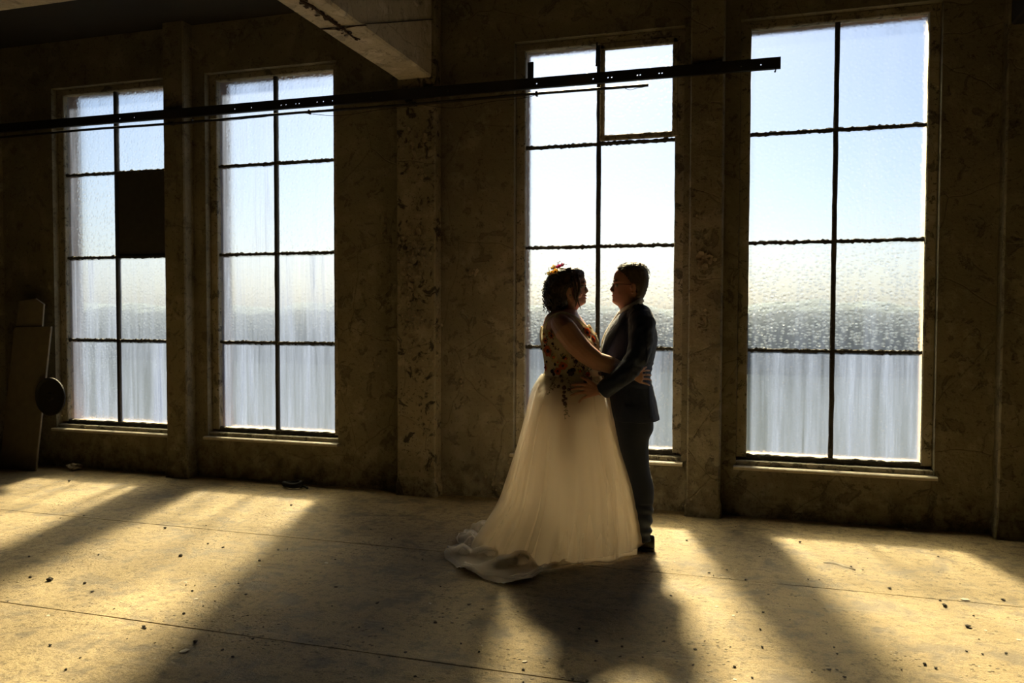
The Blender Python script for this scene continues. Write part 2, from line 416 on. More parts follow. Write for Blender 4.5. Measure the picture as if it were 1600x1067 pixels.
# spalled soffit of the beam: bars laid bare, scabs of rust
def soffit(u, v):
    d = _fw + _r2 * ((u - 800) / FPX) + _u2 * ((533.5 - v) / FPX)
    t = (3.29 - EYE) / d.z; return Vector((d.x * t, d.y * t - DIST, 3.288))
sp = [soffit(*p) for p in ((470, 0), (488, 8), (502, 20), (520, 33), (538, 45), (552, 57), (562, 60))]
bm = bmesh.new(); tube(bm, [p + Vector((0, 0, -.004)) for p in sp], [.007, .009, .008, .010, .007, .006, .004], 7); obj('rebar', bm, M['rust'], main_beam)
sp2 = [soffit(*p) for p in ((503, 42), (530, 42), (556, 37), (572, 36))]
bm = bmesh.new(); tube(bm, [p + Vector((0, 0, -.012)) for p in sp2], .004, 6); obj('rebar', bm, M['rust'], main_beam)
rnd = random.Random(11); bm = bmesh.new()
for i in range(46):
    p = soffit(*[a + (b - a) * (i % 12) / 11 for a, b in zip((476, 2), (556, 58))]); k = rnd.randint(4, 6); s = rnd.uniform(.006, .022)
    px, py = p.x + rnd.gauss(0, .018), p.y + rnd.gauss(0, .018)
    ring = [bm.verts.new((px + math.cos(6.283 * q / k) * s * rnd.uniform(.5, 1.2), py + math.sin(6.283 * q / k) * s * rnd.uniform(.5, 1.6), 3.2885 - rnd.uniform(0, .012))) for q in range(k)]
    bm.faces.new(ring)
bmesh.ops.solidify(bm, geom=bm.faces[:], thickness=.003)
o = obj('rust_scab', bm, M['rust'], main_beam); o['kind'] = 'stuff'
# an old bell wire stapled under the beam and up its side to the pier
def beam_side(u, v):
    d = _fw + _r2 * ((u - 800) / FPX) + _u2 * ((533.5 - v) / FPX); t = -2.436 / d.x
    return Vector((-2.436, d.y * t - DIST, EYE + d.z * t))
wp = [soffit(500, 43.5) + Vector((0, 0, -.006)), soffit(530, 40) + Vector((0, 0, -.006)), soffit(568, 37) + Vector((0, 0, -.006)), beam_side(572, 37), beam_side(605, 35.5), beam_side(650, 32), beam_side(688, 29.5)]
bm = bmesh.new(); tube(bm, wp, .0035, 6)
tag(obj('wire', bm, M['steel']), 'thin dark wire running under the ceiling beam and along its side', 'wire')

# ------------------------------------------------------------------ windows
W_LABEL = ['tall obscured-glass window at the far end with one blacked-out pane', 'tall grimy obscured-glass window beside the peeling pier', 'tall bright window behind the couple with an opening top light', 'tall obscured-glass window nearest the viewer']
GRIME = [[.18, .15, .22, 0, .62, .42, .55, .75], [.40, .16, .46, .20, .62, .70, .75, .80], [.02, .02, .03, .03, .08, .10, .40, .38], [.05, .10, .06, .10, .14, .18, .55, .60]]
RELIEF = [[.6, .7, .8, 0, .5, .5, 1.0, .4], [.7, .8, .6, .8, .4, .4, .3, .3], [.5, .5, .5, .5, .9, .9, .4, .4], [.4, .6, .6, .8, 1.0, 1.0, .5, .4]]
def bar(bm, x0, x1, z0, z1, y0=.085, y1=.125, seed=0, jag=.003):
    """A glazing bar with crumbling putty along its edges."""
    horiz = (x1 - x0) > (z1 - z0); n = 36; r = random.Random(seed); rings = []
    for i in range(n + 1):
        t = i / n; j = [r.gauss(0, jag) * .8 for _ in range(2)]
        if horiz:
            x = x0 + (x1 - x0) * t
            q = [(x, y1, z0 + .004 + j[0] * .4), (x, y0 + .008, z0 + j[0]), (x, y0, z0 + .006), (x, y0, z1 - .006), (x, y0 + .008, z1 + j[1]), (x, y1, z1 - .004 + j[1] * .4)]
        else:
            z = z0 + (z1 - z0) * t
            q = [(x0 + .004 + j[0] * .3, y1, z), (x0 + j[0] * .5, y0 + .008, z), (x0 + .006, y0, z), (x1 - .006, y0, z), (x1 + j[1] * .5, y0 + .008, z), (x1 - .004 + j[1] * .3, y1, z)]
        rings.append([bm.verts.new(p) for p in q])
    for a_, b_ in zip(rings, rings[1:]):
        for k in range(6): bm.faces.new((a_[k], b_[k], b_[(k + 1) % 6], a_[(k + 1) % 6]))
    bm.faces.new(rings[0]); bm.faces.new(rings[-1][::-1]); bmesh.ops.recalc_face_normals(bm, faces=bm.faces)
    return bm
for w, gx in enumerate(WIN_X):
    win = tag(empty(f'window_{w + 1}', (gx + GLASS_W / 2, .10, OP_BOT)), W_LABEL[w], None, None, 'structure')
    ox, oy, oz = win.location
    def put(name, bm, m, par=None, smooth=False):
        if par is None or par is win: bmesh.ops.translate(bm, verts=bm.verts, vec=(-ox, -oy, -oz))
        else: bmesh.ops.translate(bm, verts=bm.verts, vec=(-ox, -oy, -oz))
        return obj(name, bm, m, par or win, smooth)
    x0, x1 = gx - EDGE, gx + GLASS_W + EDGE
    put('jamb', bar(bmesh.new(), x0 - .002, gx, .42, OP_TOP, .066, .134, 10 + w, .002), M['frame'])
    put('jamb', bar(bmesh.new(), gx + GLASS_W, x1 + .002, .42, OP_TOP, .066, .134, 20 + w, .002), M['frame'])
    put('head', bar(bmesh.new(), x0, x1, GZ[0], OP_TOP + .002, .064, .134, 30 + w, .002), M['frame'])
    put('bottom_rail', bar(bmesh.new(), gx - .02, gx + GLASS_W + .02, .398, GZ[4], .072, .134, 40 + w, .004), M['putty'])
    bm = bx(x0 - .004, x1 + .004, .02, .134, .36, .398, .004); put('sub_sill', bm, M['frame'])
    bm = bmesh.new(); n = 30; rings = []
    for i in range(n + 1):
        t = i / n; x = x0 - .015 + (x1 - x0 + .03) * t; j = noise.noise((x * 6, w, 0)) * .006
        rings.append([bm.verts.new((x, y, z)) for y, z in ((.10, .362), (.0, .366), (-.040 + j, .367), (-.050 + j, .360), (-.050 + j, .345), (-.042 + j, .340), (-.001, .338), (-.001, .355), (.10, .355))])
    for a_, b_ in zip(rings, rings[1:]):
        for k in range(9): bm.faces.new((a_[k], b_[k], b_[(k + 1) % 9], a_[(k + 1) % 9]))
    bm.faces.new(rings[0]); bm.faces.new(rings[-1][::-1]); bmesh.ops.recalc_face_normals(bm, faces=bm.faces)
    put('sill', bm, M['sill'])
    mx = gx + GLASS_W / 2
    put('mullion', bar(bmesh.new(), mx - .017, mx + .017, .430, GZ[0], .085, .128, 50 + w, .0025), M['putty'])
    for k, z in enumerate(GZ[1:4]):
        for c in (0, 1):
            put('glazing_bar', bar(bmesh.new(), gx + c * (GLASS_W / 2 + .012) - (.004 if c == 0 else 0), mx - .012 if c == 0 else gx + GLASS_W + .004, z - .014, z + .014, .086, .127, 60 + w * 8 + k * 2 + c, .0045), M['putty'])
    for k in range(4):
        for c in (0, 1):
            zt, zb = GZ[k], GZ[k + 1]; px0 = gx + c * GLASS_W / 2; px1 = px0 + GLASS_W / 2
            blind = (w == 0 and k == 1 and c == 1)
            if blind:
                p = put('blanking_panel', bx(px0 + .002, px1 - .002, .104, .116, zb + .002, zt - .002, .002), M['blind']); p['label'] = 'dark board in place of a pane'
                continue
            p = put('pane', bx(px0 + .002, px1 - .002, .108, .113, zb + .002, zt - .002), M['glass'])
            p['grime'] = GRIME[w][k * 2 + c]; p['relief'] = RELIEF[w][k * 2 + c]
    if w == 2:                                              # the opening light, top right, with its own sash
        cx0, cx1 = mx + .012, gx + GLASS_W + .02
        sash = put('casement', bar(bmesh.new(), cx0, cx1, GZ[1] + .016, GZ[1] + .058, .060, .104, 90, .002), M['frame'])
        put('casement_stile', bar(bmesh.new(), cx0, cx0 + .036, GZ[1] + .05, GZ[0] - .01, .060, .104, 91, .002), M['frame'], win)
        put('casement_stile', bar(bmesh.new(), cx1 - .042, cx1, GZ[1] + .05, GZ[0] - .01, .060, .104, 92, .002), M['frame'], win)
        put('casement_rail', bar(bmesh.new(), cx0, cx1, GZ[0] - .045, GZ[0] + .004, .060, .104, 93, .002), M['frame'], win)
        bm = bmesh.new(); tube(bm, [(mx - .012, .06, GZ[0] + .01), (mx - .014, .055, GZ[0] - .10), (mx - .016, .06, GZ[0] - .16)], .006, 6); put('casement_stay', bm, M['steel'], win)

# ------------------------------------------------------------------ track rail and conduit along the piers
RAIL_Y = -.150
def flat_with_holes(x0, x1, z0, z1, holes, r, y, th):
    cu = bpy.data.curves.new('tmp', 'CURVE'); cu.dimensions = '2D'; cu.fill_mode = 'BOTH'; cu.extrude = th / 2
    def spl(pts):
        s = cu.splines.new('POLY'); s.points.add(len(pts) - 1); s.use_cyclic_u = True
        for p, q in zip(s.points, pts): p.co = (q[0], q[1], 0, 1)
    spl([(x0, z0), (x1, z0), (x1, z1), (x0, z1)])
    for hx, hz in holes: spl([(hx + math.cos(-k * math.pi / 4) * r, hz + math.sin(-k * math.pi / 4) * r) for k in range(8)])
    o = bpy.data.objects.new('tmp', cu); COL.objects.link(o)
    me = bpy.data.meshes.new_from_object(o.evaluated_get(bpy.context.evaluated_depsgraph_get()))
    bpy.data.objects.remove(o); bm = bmesh.new(); bm.from_mesh(me); bpy.data.meshes.remove(me)
    for v in bm.verts: v.co = (v.co.x, y + v.co.z, v.co.y)
    return bm
end = at(1220, 97, RAIL_Y); RZ0, RZ1 = at(1220, 106, RAIL_Y).z, at(1220, 88.5, RAIL_Y).z
rail = tag(empty('track_rail', (-.354, RAIL_Y, (RZ0 + RZ1) / 2)), 'long black perforated steel rail fixed across the piers in front of the windows', 'rail')
def lo(bm, e): bmesh.ops.translate(bm, verts=bm.verts, vec=-e.location); return bm
hz_ = RZ0 + (RZ1 - RZ0) * .42
hol = [(at(u, 97 + (1220 - u) * .0844, RAIL_Y).x, hz_) for u in (187.4, 210, 367, 393, 439.4, 447, 462.4, 467.5, 495.6, 505.4, 519.5, 580, 700, 838.7, 926.9, 950, 956, 996, 1000.5, 1030, 1034.5, 1158, 1189)]
obj('web', lo(flat_with_holes(ROOM_L + .02, end.x, RZ0, RZ1, hol, .0052, RAIL_Y, .006), rail), M['steel'], rail)
obj('flange', lo(bx(ROOM_L + .02, end.x, RAIL_Y + .003, RAIL_Y + .028, RZ0 - .001, RZ0 + .005), rail), M['steel'], rail)
for x in (-7.09, -4.86, -2.58, -.354):
    obj('bracket', lo(bx(x - .03, x + .03, RAIL_Y + .003, -.117, RZ0 + .014, RZ1 - .008, .002), rail), M['steel'], rail)
s = at(829, 97, RAIL_Y)
obj('upright', lo(bx(s.x - .022, s.x + .022, RAIL_Y - .004, RAIL_Y + .010, RZ1 - .02, s.z, .002), rail), M['steel'], rail)
h = at(1212, 110, RAIL_Y)
bm = bmesh.new(); tube(bm, [(h.x, RAIL_Y, RZ0 + .004), (h.x, RAIL_Y, RZ0 - .012), (h.x - .004, RAIL_Y, RZ0 - .022)], [.005, .004, .007], 6); obj('hook', lo(bm, rail), M['steel'], rail)

c1 = at(1013, 133, RAIL_Y); CZ = c1.z
con = tag(empty('conduit', (-2.58, RAIL_Y, CZ)), 'thin dark conduit pipe running just below the perforated rail', 'pipe')
bm = bmesh.new(); tube(bm, [(ROOM_L + .02, RAIL_Y, CZ)] + [(x, RAIL_Y, CZ + .004 * math.sin(x * 3)) for x in [-8 + .4 * i for i in range(18)]] + [(c1.x, RAIL_Y, CZ)], .011, 8, False); obj('pipe', lo(bm, con), M['steel'], con)
for x in (-7.09, -4.86, -2.58): obj('clip', lo(bx(x - .014, x + .014, RAIL_Y - .013, -.117, CZ - .014, CZ + .014, .002), con), M['steel'], con)
for u in (300, 483.5, 838.5): p = at(u, 150, RAIL_Y); obj('coupling', lo(bx(p.x - .008, p.x + .008, RAIL_Y - .015, RAIL_Y + .015, CZ - .016, CZ + .018, .002), con), M['steel'], con)
for (ua, ub, sag) in ((478, 660, .05), (655, 838, .06), (975, 1008, .02), (330, 420, .012)):
    a, b = at(ua, 150, RAIL_Y).x, at(ub, 150, RAIL_Y).x
    bm = bmesh.new(); tube(bm, [(a + (b - a) * t, RAIL_Y - .006, CZ - .008 - sag * 4 * t * (1 - t) * (.7 + .3 * math.sin(7 * t))) for t in [i / 16 for i in range(17)]], .0022, 5); obj('loose_wire', lo(bm, con), M['steel'], con)

# ------------------------------------------------------------------ boards and disc at the far end
def plank(name, label, corners, y_bot, y_top, th, notch=None):
    """A plain board leaning back; corners are its face's outline as (x, z)."""
    zmax = max(z for x, z in corners); bm = bmesh.new()
    f, b = [], []
    for x, z in corners:
        y = y_bot + (y_top - y_bot) * z / zmax
        f.append(bm.verts.new((x, y - th, z))); b.append(bm.verts.new((x, y, z)))
    bm.faces.new(f); bm.faces.new(b[::-1]); n = len(f)
    for i in range(n): bm.faces.new((f[i], b[i], b[(i + 1) % n], f[(i + 1) % n]))
    bmesh.ops.recalc_face_normals(bm, faces=bm.faces)
    bmesh.ops.bevel(bm, geom=bm.edges[:], offset=.003, segments=1, affect='EDGES')
    o = obj(name, bm, M['board']); c = Vector((sum(x for x, z in corners) / n, y_bot, 0))
    o.data.transform(Matrix.Translation(-c)); o.location = c
    return tag(o, label, 'board', 'boards leaning at the far end')
A = [at(*p, -.20) for p in ((8, 735), (64, 735), (76, 510), (19, 511))]
zb = A[0].z
plank('wide_board', 'wide front board leaning at the far end beside the window', [(A[0].x, 0), (A[1].x, 0), (A[2].x, A[2].z), (A[3].x, A[3].z)], -.24, -.155, .022)
B = [at(*p, -.15) for p in ((12, 735), (60, 735), (68, 475), (55, 468), (30, 470))]
plank('tall_board', 'taller narrow board behind the wide board at the far end', [(B[0].x, 0), (B[1].x, 0), (B[2].x, B[2].z), (B[3].x, B[3].z + .01), (B[4].x, B[4].z)], -.20, -.128, .02)
c = at(76, 620, -.28); dsc = tag(empty('wall_disc', (c.x, -.26, c.z)), 'black round plate hung on the edge of the wide leaning board', 'plate')
bm = bmesh.new(); n = 40; R = .17
prof = [(0, -.015), (.03, -.016), (.04, -.006), (R - .03, -.006), (R - .008, -.014), (R, -.010), (R, .004), (R - .012, .006), (0, .006)]
rings = [[bm.verts.new((math.cos(6.2832 * k / n) * max(r, 1e-4), y, math.sin(6.2832 * k / n) * max(r, 1e-4) * 1.02)) for k in range(n)] for r, y in prof]
for a, b in zip(rings, rings[1:]):
    for k in range(n): bm.faces.new((a[k], a[(k + 1) % n], b[(k + 1) % n], b[k]))
bmesh.ops.remove_doubles(bm, verts=bm.verts, dist=.0005); bmesh.ops.recalc_face_normals(bm, faces=bm.faces)
obj('plate', bm, M['disc'], dsc)
bm = bmesh.new(); tube(bm, [(-.075, .0, 0), (-.075, .036, 0)], .012, 10, False); obj('stub', bm, M['steel'], dsc)

# ------------------------------------------------------------------ litter on the floor
p = on_floor(457, 762); p.y = min(p.y, -.14)
ringo = tag(empty('cable_coil', (p.x, p.y, 0)), 'small dark coil of old cable by the foot of the wall', 'coil')
bm = bmesh.new()
tube(bm, [(math.cos(t) * (.075 + .006 * math.sin(3.3 * t)), math.sin(t) * (.055 + .006 * math.cos(2.1 * t)), .014 + .010 * t / 6.28 + .004 * math.sin(2 * t)) for t in [i * 6.283 * 3.2 / 90 for i in range(91)]], .012, 7)
obj('loop', bm, M['disc'], ringo, True)
bm = bmesh.new(); tube(bm, [(.07, .01, .02), (.12, .02, .012), (.15, -.015, .011)], .010, 7); obj('tail', bm, M['disc'], ringo, True)

def crumb(seed, m, s=1.0, flat=.6):
    bm = bmesh.new(); bmesh.ops.create_icosphere(bm, subdivisions=1, radius=s)
    for v in bm.verts:
        v.co *= 1 + .55 * noise.noise(v.co / s * 1.3 + Vector((seed * 7.1, 0, 0)))
        v.co.z *= flat
    zmin = min(v.co.z for v in bm.verts)
    for v in bm.verts: v.co.z -= zmin
    me = bpy.data.meshes.new('rubble_crumb'); bm.to_mesh(me); bm.free(); me.materials.append(m); return me
shapes = [crumb(k, M['rubble']) for k in range(6)]; chips = [crumb(k + 9, M['paleflake'], 1, .25) for k in range(4)]
rnd = random.Random(21)
def where(p):
    if p.x < -3.3: return 'in front of the two far-end windows'
    if p.x < -1.75: return 'in the shade before the peeling pier'
    if p.x < -.15: return 'on the floor near the couple'
    return 'on the sunlit floor before the nearest window'
spots = [(78, 907, 9), (133, 912, 5), (283, 869, 7), (325, 850, 4), (405, 877, 5), (435, 860, 4), (258, 826, 5), (305, 1005, 9), (225, 980, 6), (108, 753, 5), (680, 974, 6), (455, 790, 4), (103, 1047, 5), (1136, 892, 4), (1250, 848, 4), (1512, 980, 8), (1445, 1039, 6), (1462, 1045, 5), (1568, 938, 5), (1510, 1018, 4), (1572, 1022, 5), (1188, 984, 4), (1083, 1040, 4), (1390, 920, 5), (932, 1003, 6), (1165, 907, 4), (1004, 1028, 4), (895, 1063, 7), (1073, 845, 4), (1476, 947, 7)]
for u, v, s in spots:
    p = on_floor(u, v); dpt = (p - Vector((0, -DIST, 0))).length; r = s / 2 * dpt / FPX
    o = bpy.data.objects.new('rubble_crumb', rnd.choice(shapes)); o.location = p; o.scale = (r * rnd.uniform(.9, 1.3), r, r * rnd.uniform(.7, 1.1)); o.rotation_euler.z = rnd.uniform(0, 6.28); link(o)
    tag(o, 'small dark rubble crumb lying loose ' + where(p), 'rubble', 'dark rubble crumbs ' + where(p))
for _ in range(110):
    u, v = rnd.uniform(0, 1600), 790 + 277 * rnd.random() ** .8
    if 700 < u < 1050 and v < 930: continue
    p = on_floor(u, v); r = rnd.uniform(.0035, .008)
    if p.y > -.2: continue
    o = bpy.data.objects.new('rubble_crumb', rnd.choice(shapes)); o.location = p; o.scale = (r * rnd.uniform(.9, 1.6), r, r * rnd.uniform(.6, 1.1)); o.rotation_euler.z = rnd.uniform(0, 6.28); link(o)
    tag(o, 'small dark rubble crumb lying loose ' + where(p), 'rubble', 'dark rubble crumbs ' + where(p))
for u, v, s in [(1507, 937, 9), (820, 1034, 8), (290, 910, 5), (306, 936, 6), (510, 880, 6), (287, 1018, 12), (672, 943, 5), (75, 962, 5), (405, 884, 6), (1120, 948, 5), (1146, 962, 5), (1592, 1000, 5), (1416, 826, 5), (1278, 812, 3), (1148, 1062, 6), (1540, 985, 4)]:
    p = on_floor(u, v); dpt = (p - Vector((0, -DIST, 0))).length; r = s / 2 * dpt / FPX
    o = bpy.data.objects.new('plaster_chip', rnd.choice(chips)); o.location = p; o.scale = (r * 1.3, r, r * .7); o.rotation_euler.z = rnd.uniform(0, 6.28); link(o)
    tag(o, 'small pale plaster chip lying loose ' + where(p), 'chip', 'pale plaster chips ' + where(p))
# a long curl of wall paint and a crumpled scrap
a, b = on_floor(1287, 879), on_floor(1336, 889)
bm = bmesh.new(); L_ = []; n = 14
for i in range(n + 1):
    t = i / n; q = a.lerp(b, t); w_ = .018 * math.sin(math.pi * min(1, t * .9 + .08)) * (1 + .5 * noise.noise((t * 6, 0, 3))) + .004
    hgt = .003 + .005 * abs(math.sin(5 * t)); q.y += .03 * math.sin(4 * t)
    L_.append([bm.verts.new((q.x, q.y + w_ * k, hgt * (1 - abs(k)) + .0015)) for k in (-1, -.4, .4, 1)])
for r, s2 in zip(L_, L_[1:]):
    for k in range(3): bm.faces.new((r[k], s2[k], s2[k + 1], r[k + 1]))
bmesh.ops.solidify(bm, geom=bm.faces[:], thickness=.0015)
o = obj('paint_curl', bm, M['paleflake']); c = (a + b) / 2; o.data.transform(Matrix.Translation(-c)); o.location = c
tag(o, 'long pale curl of fallen paint on the sunlit floor below the nearest window', 'paint flake')
p = on_floor(108, 737); p.y = -.12
bm = bmesh.new(); bmesh.ops.create_icosphere(bm, subdivisions=3, radius=.05)
for v in bm.verts: v.co *= 1 + .8 * noise.noise(v.co * 28); v.co.z *= .55
zm = min(v.co.z for v in bm.verts); bmesh.ops.translate(bm, verts=bm.verts, vec=(0, 0, -zm))
tag(obj('crumpled_scrap', bm, M['board'], None, False, (p.x, p.y, 0)), 'crumpled scrap on the floor under the far-end window', 'scrap')

# ------------------------------------------------------------------ outside
tag(obj('ground', bx(-60, 60, .30, 90, -.5, -.25), M['ground']), 'bright open ground outside the windows', None, None, 'structure')
bm = bmesh.new(); nx, nz = 160, 14; rnd = random.Random(2)
G = []
for i in range(nx + 1):
    x = -55 + 100 * i / nx; top = 1.75 + .3 * noise.noise((x * .25, 0, 0)) + .15 * noise.noise((x * .9, 3, 0))
    row = []
    for j in range(nz + 1):
        t = math.pi * j / nz
        y = 21 - math.cos(t) * 1.4 * (1 + .25 * noise.noise((x, j * .5, 1))); z = -.25 + math.sin(t) ** .45 * (top + .25) + (.25 * noise.noise((x * 1.7, j * .8, 7)) if 1 < j < nz - 1 else 0)
        row.append(bm.verts.new((x, y, z)))
    G.append(row)
for a, b in zip(G, G[1:]):
    for k in range(nz): bm.faces.new((a[k], b[k], b[k + 1], a[k + 1]))
bmesh.ops.recalc_face_normals(bm, faces=bm.faces)
tag(obj('hedge', bm, M['hedge'], None, True), 'grey-green hedge-like mass outside, blurred behind the lower frosted panes', 'hedge')

# ------------------------------------------------------------------ the couple
# They face each other along AX; DN points away from the window-less side of the room. Figures are laid out
# in that frame: (s along AX, d across, z up).
ALPHA = math.radians(10.4)
AX = Vector((math.cos(ALPHA), math.sin(ALPHA), 0)); DN = Vector((-math.sin(ALPHA), math.cos(ALPHA), 0))
ORG = Vector((-.9516, -1.0519, 0))
def L(u, v, d=0.0):
    r = _fw + _r2 * ((u - 800) / FPX) + _u2 * ((533.5 - v) / FPX); c = Vector((0, -DIST, EYE))
    t = (d - (c - ORG).dot(DN)) / r.dot(DN); P = c + r * t - ORG
    return Vector((P.dot(AX), d, P.z))
def LZ(v, u=930): return L(u, v, 0).z
def LF(u, v):
    P = on_floor(u, v) - ORG; return Vector((P.dot(AX), P.dot(DN), 0))

def rings_of(rows, d0=0.0, n=28, face=0, taper=0.0, ex=2.0):
    """Rows of (v, u_min, u_max, half_width[, d_centre]) in the photograph's scale -> rings of points."""
    out = []
    for row in rows:
        v, ua, ub, w = row[:4]; dc = row[4] if len(row) > 4 else d0
        a, b = L(ua, v, dc), L(ub, v, dc); c = (a + b) / 2; h = (b - a).length / 2
        ring = []
        for k in range(n):
            t = 2 * math.pi * k / n; cs, sn = math.cos(t), math.sin(t)
            x = math.copysign(abs(cs) ** (2 / ex), cs); y = math.copysign(abs(sn) ** (2 / ex), sn)
            fr = max(0, cs * face)
            ring.append(Vector((c.x + h * x, dc + w * y * (1 - taper * fr), c.z)))
        out.append(ring)
    return out
def loft(bm, rings, caps=True):
    V = [[bm.verts.new(p) for p in r] for r in rings]; n = len(V[0])
    for a, b in zip(V, V[1:]):
        for k in range(n): bm.faces.new((a[k], a[(k + 1) % n], b[(k + 1) % n], b[k]))
    if caps: bm.faces.new(V[0][::-1]); bm.faces.new(V[-1])
    return V
def dense(rows, sub=4): return smooth_path(rows, sub)
def ball(bm, p, r, sc=(1, 1, 1), sub=2):
    m = Matrix.Translation(p) @ Matrix.Diagonal((*sc, 1)); bmesh.ops.create_icosphere(bm, subdivisions=sub, radius=r, matrix=m)
def fuse(bm, voxel, it=3, fac=.5):
    """Fuse overlapping volumes into one continuous skin."""
    bmesh.ops.recalc_face_normals(bm, faces=bm.faces)
    me = bpy.data.meshes.new('tmp'); bm.to_mesh(me); bm.free()
    o = bpy.data.objects.new('tmp', me); COL.objects.link(o)
    md = o.modifiers.new('r', 'REMESH'); md.mode = 'VOXEL'; md.voxel_size = voxel
    sm = o.modifiers.new('s', 'SMOOTH'); sm.iterations = it; sm.factor = fac
    dg = bpy.context.evaluated_depsgraph_get(); ev = bpy.data.meshes.new_from_object(o.evaluated_get(dg))
    bpy.data.objects.remove(o); bpy.data.meshes.remove(me)
    b2 = bmesh.new(); b2.from_mesh(ev); bpy.data.meshes.remove(ev)
    return b2
def hand(bm, wrist, knuckles, mids, tips, thumb, r=.0085, pr=.012):
    for k, m_, t in zip(knuckles, mids, tips):
        tube(bm, [wrist.lerp(k, .05), wrist.lerp(k, .55), k], [pr * 1.15, pr * 1.1, pr * .9], 8)
        tube(bm, [k, k.lerp(m_, .5), m_, m_.lerp(t, .5), t], [r * 1.12, r * 1.02, r * 1.0, r * .92, r * .75], 8)
    for a, b in zip(knuckles, knuckles[1:]): tube(bm, [wrist.lerp((a + b) / 2, .3), (a + b) / 2], [pr, pr * .85], 8)
    tube(bm, thumb, [pr * 1.1, r * 1.35, r * 1.15, r * .85][:len(thumb)], 8)

def skin_material(name, base):
    t = NT(name); v = t.coord(); n1 = t.noise(v, 22, 4); n2 = t.noise(v, 160, 3)
    c = t.mix(n1, tuple(x * .85 for x in base), tuple(min(1, x * 1.12) for x in base))
    return t.done(t.bsdf(c, .48, t.bump(n2, .12, .002), 0, .4, Subsurface_Weight=.12, Subsurface_Scale=.02))
def cloth_material(name, base, rough=.7, sheen=.4, weave=420, var=.18):
    t = NT(name); v = t.coord(); n1 = t.noise(v, 9, 4); n2 = t.noise(v, weave, 2)
    c = t.mix(n1, tuple(x * (1 - var) for x in base), tuple(x * (1 + var) for x in base))
    h = t.math('ADD', t.math('MULTIPLY', n1, .8), t.math('MULTIPLY', n2, .15))
    return t.done(t.bsdf(c, rough, t.bump(h, .35, .006), 0, .35, Sheen_Weight=sheen, Sheen_Roughness=.4))
def hair_material(name, dark, lite):
    t = NT(name); v = t.coord('Object', (60, 60, 14)); n1 = t.noise(v, 2, 4)
    c = t.mix(n1, dark, lite)
    return t.done(t.bsdf(c, .42, t.bump(n1, .6, .006), 0, .5))
def sheer(name, col, alpha, trl=.5, rough=.6):
    t = NT(name); v = t.coord(); n1 = t.noise(v, 40, 3)
    c = t.mix(n1, tuple(x * .93 for x in col), col)
    d = t.n('BsdfDiffuse', i_Color=c); tl = t.n('BsdfTranslucent', i_Color=c)
    m1 = t.n('MixShader', i_0=trl, i_1=d.outputs[0], i_2=tl.outputs[0])
    if alpha >= 1: return t.done(m1.outputs[0])
    tr = t.n('BsdfTransparent', i_Color=(1, 1, 1, 1))
    lw = t.n('LayerWeight', i_Blend=.35)          # a net looks denser edge-on, as its threads close up
    fac = t.math('ADD', alpha, t.math('MULTIPLY', lw.outputs['Facing'], .45), True)
    return t.done(t.n('MixShader', i_0=fac, i_1=tr.outputs[0], i_2=m1.outputs[0]).outputs[0])
M['skin_b'] = skin_material('skin_fair', (.46, .26, .20)); M['skin_g'] = skin_material('skin_ruddy', (.42, .21, .16))
M['hair_b'] = hair_material('dark_brown_hair', (.012, .007, .004), (.06, .035, .018)); M['hair_g'] = hair_material('sandy_brown_hair', (.06, .045, .030), (.24, .185, .12))
M['suit'] = cloth_material('navy_wool', (.007, .016, .050), .7, .12); M['suit2'] = cloth_material('navy_trouser_wool', (.006, .014, .042), .7, .12)
M['lapel'] = cloth_material('navy_lapel', (.010, .020, .056), .5, .15); M['shirt'] = cloth_material('white_shirt', (.70, .70, .70), .8, .1, 500, .04)
M['shoe'] = simple('black_leather', (.008, .008, .008), .3, 0, .2, 40, .1)
M['satin'] = sheer('ivory_satin', (.88, .83, .74), 1.0, .67); M['tulle'] = sheer('champagne_tulle', (.88, .82, .71), .22, .6)
M['bounce_cloth'] = sheer('white_bounce_cloth', (.88, .87, .85), 1.0, .05); M['bodice'] = sheer('ivory_lace', (.82, .77, .62), 1.0, .35)
M['orange'] = simple('orange_petal', (.62, .16, .05), .7, 0, .35, 60); M['cream'] = simple('cream_petal', (.70, .60, .34), .7, 0, .2, 60)
M['plum'] = simple('plum_thread', (.035, .012, .020), .7, 0, .4, 60); M['leaf'] = simple('green_thread', (.05, .075, .022), .7, 0, .4, 60)
M['pink'] = simple('pink_petal', (.62, .10, .30), .6, 0, .25, 60); M['yellow'] = simple('yellow_petal', (.80, .52, .14), .6, 0, .2, 60)
M['rim'] = simple('spectacle_frame', (.015, .010, .010), .25, 0, .1, 10, .05); M['silver'] = simple('silver', (.75, .75, .72), .2, 1.0, .05, 20, .05)
M['eye'] = simple('eye', (.30, .28, .26), .2, 0, .3, 200, .05); M['lip'] = simple('lip', (.38, .12, .10), .45, 0, .2, 80, .1)
t = NT('spectacle_lens'); M['lens'] = t.done(t.n('MixShader', i_0=.12, i_1=t.n('BsdfTransparent').outputs[0], i_2=t.n('BsdfGlossy', i_Roughness=.02).outputs[0]).outputs[0])

PB = {}
def person(name, label, bm, m, base):
    bmesh.ops.translate(bm, verts=bm.verts, vec=-base)
    o = obj('person', bm, m, None, True)
    o.location = ORG + AX * base.x + DN * base.y; o.rotation_euler.z = ALPHA
    PB[o.name] = base; o['base_name'] = name; del o['base_name']
    return tag(o, label, 'person', 'couple embracing at the window')
def wear(p, root, name, bm, m, smooth=True):
    """A part in the couple's frame, hung on part p of the person root."""
    bmesh.ops.translate(bm, verts=bm.verts, vec=-PB[root.name])
    return obj(name, bm, m, p, smooth)
def bvh_of(o, root):
    b = PB[root.name]; me = o.data
    return BVHTree.FromPolygons([v.co + b for v in me.vertices], [tuple(p.vertices) for p in me.polygons])

